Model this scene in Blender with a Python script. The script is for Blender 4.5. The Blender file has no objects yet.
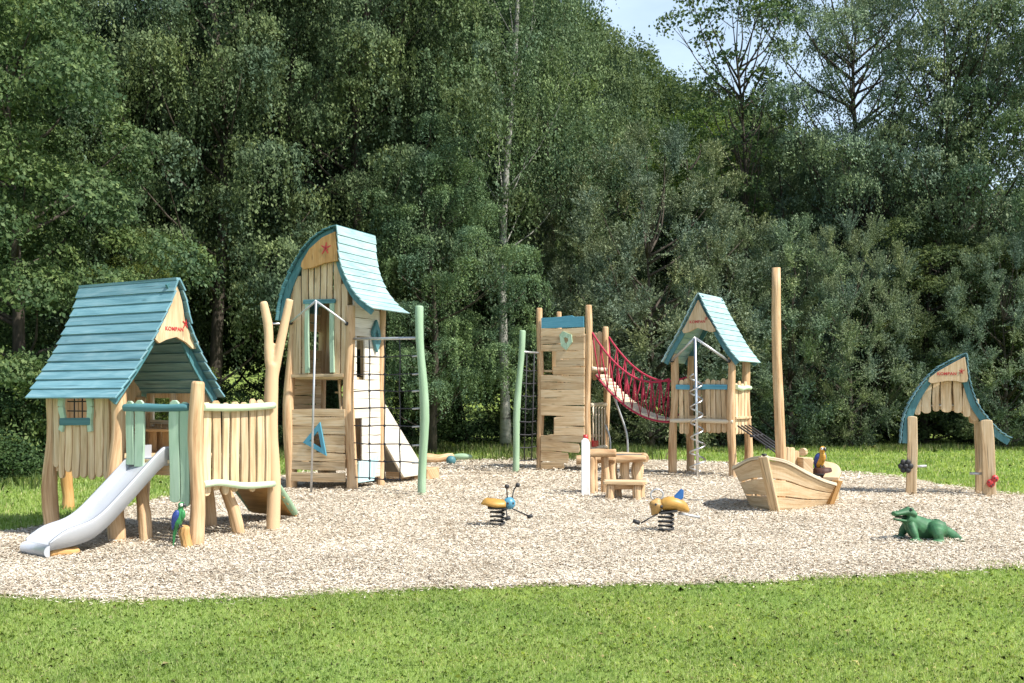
import bpy, bmesh, math, random
import numpy as np
from mathutils import Vector, Matrix, noise

R = random.Random(11)
NR = np.random.default_rng(5)
PI = math.pi
SC = bpy.context.scene
COL = SC.collection

# ------------------------------------------------------------------ camera geometry
F, CX, HY, CH = 1024.0, 512.0, 398.0, 1.6


def W(px, py, D):
    """world point at distance D that the photograph shows at this pixel (used to measure the place)"""
    return Vector(((px - CX) / F * D, D, CH - (py - HY) / F * D))


def G(px, py):
    """ground point seen at this pixel"""
    D = CH * F / (py - HY)
    return Vector(((px - CX) / F * D, D, 0.0))


# ------------------------------------------------------------------ materials
def mat(name):
    m = bpy.data.materials.new(name)
    m.use_nodes = True
    nt = m.node_tree
    b = nt.nodes['Principled BSDF']
    return m, nt, b


def nd(nt, typ, **kw):
    n = nt.nodes.new(typ)
    for k, v in kw.items():
        if k in n.inputs:
            n.inputs[k].default_value = v
        else:
            setattr(n, k, v)
    return n


def ramp(nt, stops, interp='LINEAR'):
    n = nt.nodes.new('ShaderNodeValToRGB')
    n.color_ramp.interpolation = interp
    e = n.color_ramp.elements
    while len(e) < len(stops):
        e.new(0.5)
    for i, (p, c) in enumerate(stops):
        e[i].position = p
        e[i].color = (c[0], c[1], c[2], 1) if len(c) == 3 else c
    return n


def mixc(nt, fac, a, b, blend='MIX'):
    n = nt.nodes.new('ShaderNodeMix')
    n.data_type = 'RGBA'
    n.blend_type = blend
    L = nt.links
    for val, idx in ((fac, 0), (a, 6), (b, 7)):
        if hasattr(val, 'links'):
            L.new(val, n.inputs[idx])
        elif idx == 0:
            n.inputs[0].default_value = val
        else:
            n.inputs[idx].default_value = (*val, 1)
    return n.outputs[2]


def grain_material(name, dark, mid, light, rough=0.6, grain=1.0, bump=0.25, isl=0.35, spec=0.3):
    """sawn or peeled wood, or paint over wood: grain runs along U (metres), every plank has its own tone"""
    m, nt, b = mat(name)
    L = nt.links
    uv = nd(nt, 'ShaderNodeUVMap', uv_map='UVMap')
    geo = nd(nt, 'ShaderNodeNewGeometry')
    off = nd(nt, 'ShaderNodeVectorMath', operation='MULTIPLY')
    comb = nd(nt, 'ShaderNodeCombineXYZ')
    L.new(geo.outputs['Random Per Island'], comb.inputs[0])
    L.new(geo.outputs['Random Per Island'], comb.inputs[1])
    L.new(comb.outputs[0], off.inputs[0])
    off.inputs[1].default_value = (37, 91, 0)
    add = nd(nt, 'ShaderNodeVectorMath', operation='ADD')
    L.new(uv.outputs[0], add.inputs[0])
    L.new(off.outputs[0], add.inputs[1])
    mp = nd(nt, 'ShaderNodeMapping')
    mp.inputs['Scale'].default_value = (2.2, 42, 1)
    L.new(add.outputs[0], mp.inputs[0])
    n1 = nd(nt, 'ShaderNodeTexNoise', Scale=1.0, Detail=5.0, Roughness=0.6, Distortion=0.6)
    L.new(mp.outputs[0], n1.inputs['Vector'])
    mp2 = nd(nt, 'ShaderNodeMapping')
    mp2.inputs['Scale'].default_value = (1.1, 5.5, 1)
    L.new(add.outputs[0], mp2.inputs[0])
    n2 = nd(nt, 'ShaderNodeTexNoise', Scale=1.0, Detail=3.0, Roughness=0.55, Distortion=1.2)
    L.new(mp2.outputs[0], n2.inputs['Vector'])
    r1 = ramp(nt, [(0.36, dark), (0.5, mid), (0.64, light)])
    mm = nd(nt, 'ShaderNodeMath', operation='MULTIPLY_ADD')
    mm.inputs[1].default_value = 0.45 * grain
    L.new(n1.outputs['Fac'], mm.inputs[0])
    m3 = nd(nt, 'ShaderNodeMath', operation='MULTIPLY_ADD')
    m3.inputs[1].default_value = 0.55
    m3.inputs[2].default_value = 0.5 - 0.275 - 0.225 * grain
    L.new(n2.outputs['Fac'], m3.inputs[0])
    L.new(m3.outputs[0], mm.inputs[2])
    L.new(mm.outputs[0], r1.inputs[0])
    # drying cracks
    mp4 = nd(nt, 'ShaderNodeMapping')
    mp4.inputs['Scale'].default_value = (0.9, 55, 1)
    L.new(add.outputs[0], mp4.inputs[0])
    n4 = nd(nt, 'ShaderNodeTexNoise', Scale=1.0, Detail=2.0, Roughness=0.5, Distortion=0.3)
    L.new(mp4.outputs[0], n4.inputs['Vector'])
    cr = ramp(nt, [(0.30, (.42, .42, .42)), (0.37, (1, 1, 1))])
    L.new(n4.outputs['Fac'], cr.inputs[0])
    # tone of the single plank
    hs = nd(nt, 'ShaderNodeHueSaturation')
    mr = nd(nt, 'ShaderNodeMapRange')
    mr.inputs['To Min'].default_value = 1 - isl
    mr.inputs['To Max'].default_value = 1 + isl * 0.6
    L.new(geo.outputs['Random Per Island'], mr.inputs['Value'])
    L.new(mr.outputs[0], hs.inputs['Value'])
    L.new(mixc(nt, min(1.0, grain), r1.outputs[0], cr.outputs[0], 'MULTIPLY'), hs.inputs['Color'])
    # knots
    mp3 = nd(nt, 'ShaderNodeMapping')
    mp3.inputs['Scale'].default_value = (2.0, 7, 1)
    L.new(add.outputs[0], mp3.inputs[0])
    vo = nd(nt, 'ShaderNodeTexVoronoi', Scale=1.0)
    L.new(mp3.outputs[0], vo.inputs['Vector'])
    kr = ramp(nt, [(0.06, (1, 1, 1)), (0.13, (0, 0, 0))])
    L.new(vo.outputs['Distance'], kr.inputs[0])
    km = nd(nt, 'ShaderNodeMath', operation='MULTIPLY')
    km.inputs[1].default_value = 0.55 * grain
    L.new(kr.outputs[0], km.inputs[0])
    c = mixc(nt, km.outputs[0], hs.outputs[0], tuple(x * 0.42 for x in dark))
    L.new(c, b.inputs['Base Color'])
    b.inputs['Roughness'].default_value = rough
    b.inputs['Specular IOR Level'].default_value = spec
    bp = nd(nt, 'ShaderNodeBump', Strength=bump, Distance=0.01)
    L.new(n1.outputs['Fac'], bp.inputs['Height'])
    L.new(bp.outputs[0], b.inputs['Normal'])
    return m


def plain(name, col, rough=0.5, metal=0.0, spec=0.5, var=0.12, scale=9.0, bump=0.0):
    m, nt, b = mat(name)
    L = nt.links
    tc = nd(nt, 'ShaderNodeTexCoord')
    n = nd(nt, 'ShaderNodeTexNoise', Scale=scale, Detail=4.0)
    L.new(tc.outputs['Object'], n.inputs['Vector'])
    r = ramp(nt, [(0.3, tuple(x * (1 - var) for x in col)), (0.7, tuple(min(1, x * (1 + var)) for x in col))])
    L.new(n.outputs['Fac'], r.inputs[0])
    L.new(r.outputs[0], b.inputs['Base Color'])
    b.inputs['Roughness'].default_value = rough
    b.inputs['Metallic'].default_value = metal
    b.inputs['Specular IOR Level'].default_value = spec
    if bump:
        bp = nd(nt, 'ShaderNodeBump', Strength=bump, Distance=0.01)
        L.new(n.outputs['Fac'], bp.inputs['Height'])
        L.new(bp.outputs[0], b.inputs['Normal'])
    return m


M = {}
M['wood'] = grain_material('robinia_board', (0.46, 0.30, 0.155), (0.63, 0.46, 0.275), (0.725, 0.58, 0.39), isl=0.24)
M['log'] = grain_material('robinia_log', (0.34, 0.19, 0.09), (0.535, 0.35, 0.19), (0.655, 0.475, 0.295), isl=0.12, bump=0.4)
M['pale'] = grain_material('pale_board', (0.50, 0.41, 0.28), (0.62, 0.53, 0.395), (0.70, 0.62, 0.49), isl=0.14)
M['sunlit_wood'] = grain_material('sunlit_board', (0.56, 0.50, 0.41), (0.67, 0.62, 0.53), (0.74, 0.70, 0.62), isl=0.10, grain=0.7)  # same board wood, with strong sunlight put into a paler colour
M['oil'] = grain_material('oiled_board', (0.33, 0.17, 0.055), (0.47, 0.26, 0.09), (0.56, 0.34, 0.14), isl=0.15)
M['aged'] = grain_material('weathered_board', (0.17, 0.09, 0.04), (0.27, 0.155, 0.075), (0.36, 0.22, 0.12), isl=0.25)
M['roof'] = grain_material('teal_glaze_board', (0.085, 0.20, 0.24), (0.135, 0.28, 0.325), (0.225, 0.37, 0.41), rough=0.5, grain=0.9, isl=0.24, spec=0.4)
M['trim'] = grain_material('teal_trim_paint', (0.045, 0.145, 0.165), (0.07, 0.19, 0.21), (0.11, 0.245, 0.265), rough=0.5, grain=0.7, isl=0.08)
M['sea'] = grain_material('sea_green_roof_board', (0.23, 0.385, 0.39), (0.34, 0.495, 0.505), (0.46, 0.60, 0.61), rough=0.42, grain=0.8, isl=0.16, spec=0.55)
M['mint'] = grain_material('mint_paint', (0.30, 0.45, 0.31), (0.38, 0.53, 0.38), (0.46, 0.59, 0.46), rough=0.5, grain=0.6, isl=0.1)
M['lime'] = grain_material('pale_lime_paint', (0.44, 0.58, 0.38), (0.52, 0.66, 0.45), (0.60, 0.71, 0.53), rough=0.5, grain=0.5, isl=0.06)
M['green'] = grain_material('leaf_green_paint', (0.22, 0.345, 0.21), (0.28, 0.41, 0.265), (0.34, 0.47, 0.325), rough=0.5, grain=0.5, isl=0.05)
M['sky'] = grain_material('light_blue_paint', (0.06, 0.23, 0.33), (0.09, 0.30, 0.41), (0.13, 0.37, 0.48), rough=0.5, grain=0.5, isl=0.05)
M['aqua'] = grain_material('aqua_paint', (0.36, 0.58, 0.62), (0.43, 0.65, 0.69), (0.5, 0.7, 0.73), rough=0.5, grain=0.5, isl=0.05)
M['steel'] = plain('brushed_steel', (0.62, 0.63, 0.65), 0.32, 1.0)
M['galv'] = plain('galvanised_steel', (0.50, 0.51, 0.52), 0.45, 0.7)
M['slide'] = plain('white_slide_metal', (0.47, 0.49, 0.525), 0.36, 0.2, var=0.05, scale=4)
M['white'] = plain('white_paint', (0.78, 0.78, 0.76), 0.4, var=0.05)
M['black'] = plain('black_rubber', (0.02, 0.02, 0.022), 0.6)
M['rope'] = plain('black_rope', (0.035, 0.035, 0.04), 0.8, scale=60)
M['litrope'] = plain('sunlit_grey_rope', (0.45, 0.45, 0.44), 0.8, scale=60)
M['redrope'] = plain('red_rope', (0.38, 0.02, 0.055), 0.75, scale=60, var=0.3)
M['red'] = plain('red_paint', (0.45, 0.03, 0.03), 0.4)
M['ochre'] = plain('ochre_paint', (0.43, 0.24, 0.05), 0.45, var=0.2, scale=14)
M['ochre_dark'] = plain('ochre_brown_paint', (0.40, 0.24, 0.08), 0.5, var=0.25, scale=14)
M['bug_blue'] = plain('bug_blue_paint', (0.075, 0.25, 0.36), 0.4, var=0.15)
M['wing_blue'] = plain('wing_blue_paint', (0.025, 0.125, 0.36), 0.4)
M['p_green'] = plain('parrot_green', (0.03, 0.20, 0.06), 0.5, var=0.3, scale=30)
M['p_blue'] = plain('parrot_blue', (0.022, 0.05, 0.22), 0.5, var=0.3, scale=30)
M['p_yellow'] = plain('macaw_yellow', (0.50, 0.26, 0.03), 0.5, var=0.2, scale=30)
M['p_dark'] = plain('dark_beak', (0.03, 0.028, 0.03), 0.4)
M['p_white'] = plain('face_white', (0.75, 0.74, 0.68), 0.5)
M['croc'] = plain('croc_green', (0.036, 0.125, 0.05), 0.6, var=0.35, scale=11, bump=0.3)
M['mouth'] = plain('mouth_dark', (0.012, 0.03, 0.015), 0.6)
M['barrel'] = grain_material('dark_barrel_wood', (0.035, 0.015, 0.012), (0.07, 0.03, 0.022), (0.11, 0.05, 0.035), isl=0.2)
M['slate'] = plain('grey_tray', (0.13, 0.13, 0.12), 0.6)


# ------------------------------------------------------------------ mesh builder
class MB:
    def __init__(s):
        s.v, s.f, s.uv, s.sm = [], [], [], []

    def add(s, pts):
        i = len(s.v)
        s.v.extend(Vector(p) for p in pts)
        return i

    def face(s, idx, uv, smooth=False):
        s.f.append(tuple(idx))
        s.uv.append(uv)
        s.sm.append(smooth)

    def prism(s, outline, o, ax, ay, t, grain='y'):
        """outline of (a, b) in the frame (ax, ay) at o, made solid along the vector t"""
        o, ax, ay, t = Vector(o), Vector(ax), Vector(ay), Vector(t)
        n = len(outline)
        if ax.cross(ay).dot(t) > 0:
            outline = outline[::-1]
        a = s.add([o + ax * p[0] + ay * p[1] for p in outline])
        b = s.add([o + ax * p[0] + ay * p[1] + t for p in outline])
        g = (lambda p: (p[1], p[0])) if grain == 'y' else (lambda p: (p[0], p[1]))
        uvs = [g(p) for p in outline]
        s.face(range(a, a + n), uvs)
        s.face(range(b + n - 1, b - 1, -1), uvs[::-1])
        tl = t.length
        for i in range(n):
            j = (i + 1) % n
            ui, uj = uvs[i], uvs[j]
            s.face((a + j, a + i, b + i, b + j), [uj, ui, (ui[0], ui[1] + tl), (uj[0], uj[1] + tl)])

    def plank(s, p0, p1, side, t, w, r0=0.0, r1=0.0, wav=0.0, taper=0.0):
        """board from p0 to p1, side = unit vector of its width, t = thickness vector, r0/r1 round the ends"""
        p0, p1 = Vector(p0), Vector(p1)
        ax = p1 - p0
        ln = ax.length
        ax = ax / ln
        side = Vector(side).normalized()
        side = (side - ax * side.dot(ax)).normalized()
        n = 5 if wav else 1
        ph = R.uniform(0, 6)

        def hw(k, sg):
            f = k / n
            return (w * 0.5) * (1 - taper * f) + (wav * math.sin(ph + sg * 1.7 + f * 5.1) + R.uniform(-1, 1) * wav * 0.3 if wav else 0)
        left, right = [], []
        for k in range(n + 1):
            y = r0 * w * 0.5 + (ln - (r0 + r1) * w * 0.5) * k / n
            left.append((-hw(k, -1), y))
            right.append((hw(k, 1), y))
        out = list(right)
        if r1:
            wl, wr = left[-1][0], right[-1][0]
            for a in (35, 70, 110, 145):
                c = (wl + wr) / 2
                out.append((c + (wr - wl) / 2 * math.cos(math.radians(a)), right[-1][1] + r1 * w * 0.5 * math.sin(math.radians(a))))
        out += left[::-1]
        if r0:
            wl, wr = left[0][0], right[0][0]
            for a in (215, 250, 290, 325):
                c = (wl + wr) / 2
                out.append((c + (wr - wl) / 2 * math.cos(math.radians(a)), right[0][1] + r0 * w * 0.5 * math.sin(math.radians(a))))
        s.prism(out, p0 - Vector(t) * 0.5, side, ax, t)

    def box(s, c, x, y, z):
        """box centred at c with full edge vectors x, y, z"""
        c, x, y, z = Vector(c), Vector(x), Vector(y), Vector(z)
        lx, ly = x.length, y.length
        s.prism([(-lx / 2, -ly / 2), (lx / 2, -ly / 2), (lx / 2, ly / 2), (-lx / 2, ly / 2)], c - z / 2, x.normalized(), y.normalized(), z,
                grain='y' if ly >= lx else 'x')

    def tube(s, pts, rad, seg=10, caps=True, wob=0.0, flat=(1, 1)):
        pts = [Vector(p) for p in pts]
        if not hasattr(rad, '__len__'):
            rad = [rad] * len(pts)
        n = len(pts)
        d = (pts[1] - pts[0]).normalized()
        ref = Vector((0, 0, 1)) if abs(d.z) < 0.9 else Vector((0, 1, 0))
        a = d.cross(ref).normalized()
        ln, rings = 0.0, []
        ph = R.uniform(0, 50)
        lens = []
        for i, p in enumerate(pts):
            if i:
                ln += (p - pts[i - 1]).length
            lens.append(ln)
            if i == 0:
                d = (pts[1] - pts[0])
            elif i == n - 1:
                d = (pts[-1] - pts[-2])
            else:
                d = (pts[i + 1] - pts[i - 1])
            d.normalize()
            a = (a - d * a.dot(d)).normalized()
            b = d.cross(a)
            ring = []
            for k in range(seg):
                t = 2 * PI * k / seg
                r = rad[i]
                if wob:
                    r *= 1 + wob * noise.noise(Vector((math.cos(t) * 0.9 + ph, math.sin(t) * 0.9, ln * 1.9)))
                ring.append(p + a * (r * flat[0] * math.cos(t)) + b * (r * flat[1] * math.sin(t)))
            rings.append(s.add(ring))
        c = 2 * PI * max(rad)
        for i in range(n - 1):
            for k in range(seg):
                j = (k + 1) % seg
                s.face((rings[i] + k, rings[i] + j, rings[i + 1] + j, rings[i + 1] + k),
                       [(lens[i], c * k / seg), (lens[i], c * (k + 1) / seg), (lens[i + 1], c * (k + 1) / seg), (lens[i + 1], c * k / seg)], True)
        if caps:
            for i0, rv in ((rings[0], True), (rings[-1], False)):
                idx = list(range(i0, i0 + seg))
                ri = rad[0] if rv else rad[-1]
                u = [(0.3 * ri * math.cos(2 * PI * k / seg), ri * math.sin(2 * PI * k / seg)) for k in range(seg)]
                if rv:
                    idx, u = idx[::-1], u[::-1]
                s.face(idx, u)

    def log(s, p0, p1, r0, r1=None, wob=0.12, bow=0.02, n=9, seg=14):
        """peeled trunk with an uneven line and girth"""
        p0, p1 = Vector(p0), Vector(p1)
        r1 = r1 or r0
        ln = (p1 - p0).length
        d = (p1 - p0) / ln
        q = Vector((d.y, d.z, d.x)).cross(d).normalized()
        q2 = d.cross(q)
        ph, ph2 = R.uniform(0, 6), R.uniform(0, 6)
        pts, rr = [], []
        for i in range(n + 1):
            t = i / n
            e = math.sin(PI * t)
            pts.append(p0 + d * ln * t + q * bow * math.sin(ph + t * 6) * (0.4 + 0.6 * e) + q2 * bow * math.sin(ph2 + t * 5) * (0.4 + 0.6 * e))
            rr.append(r0 + (r1 - r0) * t + r0 * 0.06 * math.sin(ph * 2 + t * 9))
        # softened ends
        dd0, dd1 = (pts[1] - pts[0]).normalized(), (pts[-1] - pts[-2]).normalized()
        pts = [pts[0]] + [pts[0] + dd0 * 0.012] + pts[1:-1] + [pts[-1] - dd1 * 0.03, pts[-1] - dd1 * 0.008, pts[-1]]
        rr = [rr[0] * 0.93, rr[0]] + rr[1:-1] + [rr[-1], rr[-1] * 0.9, rr[-1] * 0.72]
        s.tube(pts, rr, seg, True, wob)

    def ball(s, c, r, sc=(1, 1, 1), seg=14, rings=9):
        c = Vector(c)
        ids = []
        for i in range(1, rings):
            th = PI * i / rings
            ids.append(s.add([c + Vector((sc[0] * r * math.sin(th) * math.cos(2 * PI * k / seg), sc[1] * r * math.sin(th) * math.sin(2 * PI * k / seg), sc[2] * r * math.cos(th))) for k in range(seg)]))
        top = s.add([c + Vector((0, 0, sc[2] * r))])
        bot = s.add([c - Vector((0, 0, sc[2] * r))])
        z = (0.0, 0.0)
        for k in range(seg):
            j = (k + 1) % seg
            s.face((top, ids[0] + k, ids[0] + j), [z, z, z], True)
            s.face((bot, ids[-1] + j, ids[-1] + k), [z, z, z], True)
            for i in range(len(ids) - 1):
                s.face((ids[i] + k, ids[i + 1] + k, ids[i + 1] + j, ids[i] + j), [z] * 4, True)

    def mesh(s, name, origin=(0, 0, 0)):
        me = bpy.data.meshes.new(name)
        o = Vector(origin)
        me.from_pydata([tuple(p - o) for p in s.v], [], s.f)
        uvl = me.uv_layers.new(name='UVMap')
        flat = [c for u in s.uv for p in u for c in p]
        uvl.data.foreach_set('uv', flat)
        me.polygons.foreach_set('use_smooth', s.sm)
        me.update()
        return me


# ------------------------------------------------------------------ objects
def tag(o, label=None, cat=None, group=None, kind=None):
    for k, v in (('label', label), ('category', cat), ('group', group), ('kind', kind)):
        if v:
            o[k] = v
    return o


ORG = {}


def thing(name, loc, label, cat, group=None):
    o = bpy.data.objects.new(name, None)
    COL.objects.link(o)
    o.location = Vector(loc)
    o.empty_display_size = 0.2
    ORG[o] = Vector(loc)
    return tag(o, label, cat, group)


def part(name, mb, m, parent=None, bevel=0.0, label=None):
    """one mesh object; its vertices were given in world metres"""
    org = ORG.get(parent, Vector((0, 0, 0)))
    me = mb.mesh(name, org) if isinstance(mb, MB) else mb
    me.materials.append(m)
    o = bpy.data.objects.new(name, me)
    COL.objects.link(o)
    if parent is not None:
        o.parent = parent
        ORG[o] = org
    if bevel:
        b = o.modifiers.new('bevel', 'BEVEL')
        b.width = bevel
        b.segments = 2
        b.limit_method = 'ANGLE'
        b.angle_limit = math.radians(40)
    if label:
        o['label'] = label
    return o


def solo(name, mb, m, loc, label, cat, group=None, bevel=0.0):
    """a thing that is one mesh"""
    me = mb.mesh(name, loc)
    me.materials.append(m)
    o = bpy.data.objects.new(name, me)
    COL.objects.link(o)
    o.location = loc
    ORG[o] = Vector(loc)
    return tag(o, label, cat, group)


def fused(name, mb, m, parent, voxel=0.012, smooth=4):
    """melt overlapping solids into one continuous skin"""
    o = part(name, mb, m, parent)
    r = o.modifiers.new('remesh', 'REMESH')
    r.mode = 'VOXEL'
    r.voxel_size = voxel
    r.use_smooth_shade = True
    sm = o.modifiers.new('smooth', 'SMOOTH')
    sm.iterations = smooth
    sm.factor = 0.5
    bpy.context.view_layer.update()
    dg = bpy.context.evaluated_depsgraph_get()
    me = bpy.data.meshes.new_from_object(o.evaluated_get(dg))
    o.modifiers.clear()
    o.data = me
    me.polygons.foreach_set('use_smooth', [True] * len(me.polygons))
    return o


def lettering(text, centre, right, up, normal, width, m, parent):
    cu = bpy.data.curves.new('lettering', 'FONT')
    cu.body = text
    cu.size = 1.0
    cu.align_x, cu.align_y = 'CENTER', 'CENTER'
    cu.extrude = 0.01
    cu.offset = 0.028
    cu.space_character = 1.08
    o = bpy.data.objects.new('lettering', cu)
    COL.objects.link(o)
    bpy.context.view_layer.update()
    me = bpy.data.meshes.new_from_object(o.evaluated_get(bpy.context.evaluated_depsgraph_get()))
    bpy.data.objects.remove(o)
    n = len(me.vertices)
    co = np.empty(n * 3)
    me.vertices.foreach_get('co', co)
    co = co.reshape(-1, 3)
    k = width / (co[:, 0].max() - co[:, 0].min())
    right, up, normal, centre = (Vector(a) for a in (right, up, normal, centre))
    org = ORG[parent]
    base = np.array(centre - org)
    out = base + np.outer(co[:, 0] * k, right) + np.outer(co[:, 1] * k, up) + np.outer((co[:, 2] + 0.01) * k * 1.0, normal)
    me.vertices.foreach_set('co', out.reshape(-1))
    me.update()
    return part('lettering', me, m, parent)


def emblem(centre, right, up, normal, size, m, parent):
    """small red running star: five tapered strokes"""
    mb = MB()
    for ang, ln in ((80, 0.55), (20, 0.6), (150, 0.5), (235, 0.62), (300, 0.55)):
        a = math.radians(ang)
        d = Vector(right) * math.cos(a) + Vector(up) * math.sin(a)
        q = Vector(right) * -math.sin(a) + Vector(up) * math.cos(a)
        mb.prism([(-0.09 * size, 0), (0.09 * size, 0), (0.035 * size, ln * size), (-0.05 * size, ln * size)], Vector(centre) + Vector(normal) * 0.002,
                 q, d, Vector(normal) * 0.004)
    return part('emblem', mb, m, parent)


def curve(pts, n):
    """Catmull-Rom through 2D/3D points"""
    P = [np.array(p, float) for p in pts]
    P = [2 * P[0] - P[1]] + P + [2 * P[-1] - P[-2]]
    out = []
    segs = len(P) - 3
    for i in range(n + 1):
        t = i / n * segs
        k = min(int(t), segs - 1)
        t -= k
        a, b, c, d = P[k:k + 4]
        out.append(0.5 * (2 * b + (c - a) * t + (2 * a - 5 * b + 4 * c - d) * t * t + (3 * b - a - 3 * c + d) * t ** 3))
    return out


def resample(pts, n):
    P = np.array(pts)
    d = np.r_[0, np.cumsum(np.linalg.norm(np.diff(P, axis=0), axis=1))]
    t = np.linspace(0, d[-1], n + 1)
    return [np.array([np.interp(x, d, P[:, k]) for k in range(P.shape[1])]) for x in t]


class Frame:
    """local metric frame of a building: v along its front (to the right), u to its back"""
    def __init__(s, o, u, v):
        s.o = Vector((o[0], o[1], 0))
        s.u = Vector((u[0], u[1], 0)).normalized()
        s.v = Vector((v[0], v[1], 0)).normalized()

    def __call__(s, u, v, z):
        return s.o + s.u * u + s.v * v + Vector((0, 0, z))


Z = Vector((0, 0, 1))


def roof_slope(fr, prof, u0, u1, nb, m, parent, out, uend=None, th=0.022, jit=0.012):
    """overlapping boards along the ridge following the profile (v, z); out = sign of v for the outside"""
    P = resample(curve(prof, 40), nb)
    mb = MB()
    for i in range(nb):
        a, b = P[i], P[i + 1]
        d = (b - a) / np.linalg.norm(b - a)
        nrm = np.array([-d[1], d[0]])
        if nrm[1] < 0 or (abs(nrm[1]) < 0.05 and nrm[0] * out < 0):
            nrm = -nrm
        if nrm[0] * out < 0:
            nrm = -nrm
        a2 = a - d * 0.012
        b2 = b + d * 0.006
        lo, hi = 0.002, 0.02
        e = u1 if uend is None else u1 + (uend - u1) * (i + 0.5) / nb
        s0, s1 = u0 + R.uniform(-jit, jit), e + R.uniform(-jit, jit)
        tw = R.uniform(-0.004, 0.004)
        q = [a2 + nrm * lo, b2 + nrm * hi, b2 + nrm * (hi + th), a2 + nrm * (lo + th)]
        V = [fr(s0, p[0], p[1]) for p in q] + [fr(s1, p[0], p[1] + tw) for p in q]
        k = mb.add(V)
        L, h = s1 - s0, np.linalg.norm(b2 - a2)
        o = R.uniform(0, 9)
        uq = [(o, 0), (o, h), (o + L, h), (o + L, 0)]
        mb.face((k, k + 1, k + 5, k + 4), uq)
        mb.face((k + 3, k + 7, k + 6, k + 2), [uq[0], uq[3], uq[2], uq[1]])
        mb.face((k + 1, k + 2, k + 6, k + 5), [(o, 0), (o, th), (o + L, th), (o + L, 0)])
        mb.face((k, k + 4, k + 7, k + 3), [(o, 0), (o + L, 0), (o + L, th), (o, th)])
        mb.face((k, k + 3, k + 2, k + 1), [(o, 0), (o, th), (o + h, th), (o + h, 0)])
        mb.face((k + 4, k + 5, k + 6, k + 7), [(o, 0), (o + h, 0), (o + h, th), (o, th)])
    return part('roof_slope', mb, m, parent, bevel=0.004)


def bargeboard(fr, prof, u, w0, w1, m, parent, inward, th=0.035):
    """curved board under the front edge of a roof slope"""
    P = resample(curve(prof, 40), 16)
    outer, inner = [], []
    for i, p in enumerate(P):
        a, b = P[max(i - 1, 0)], P[min(i + 1, 16)]
        d = (b - a) / np.linalg.norm(b - a)
        n = np.array([-d[1], d[0]])
        if n[0] * inward < 0:
            n = -n
        w = w0 + (w1 - w0) * i / 16
        outer.append(p + n * 0.004)
        inner.append(p + n * w)
    mb = MB()
    for i in range(16):
        mb.prism([tuple(outer[i]), tuple(outer[i + 1]), tuple(inner[i + 1]), tuple(inner[i])], fr.o + fr.u * u, fr.v, Z, fr.u * th)
    # weld the segments into one board
    ob = part('bargeboard', mb, m, parent)
    bm = bmesh.new()
    bm.from_mesh(ob.data)
    bmesh.ops.remove_doubles(bm, verts=bm.verts, dist=0.0005)
    seen = {}
    for f in bm.faces:
        seen.setdefault(frozenset(v.index for v in f.verts), []).append(f)
    bmesh.ops.delete(bm, geom=[f for fs in seen.values() if len(fs) > 1 for f in fs], context='FACES_ONLY')
    bm.to_mesh(ob.data)
    bm.free()
    return ob


def steel_clamp(c, axis, m, parent):
    mb = MB()
    c, axis = Vector(c), Vector(axis).normalized()
    mb.tube([c - axis * 0.03, c + axis * 0.03], 0.035, 12)
    return part('clamp', mb, m, parent)


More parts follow.
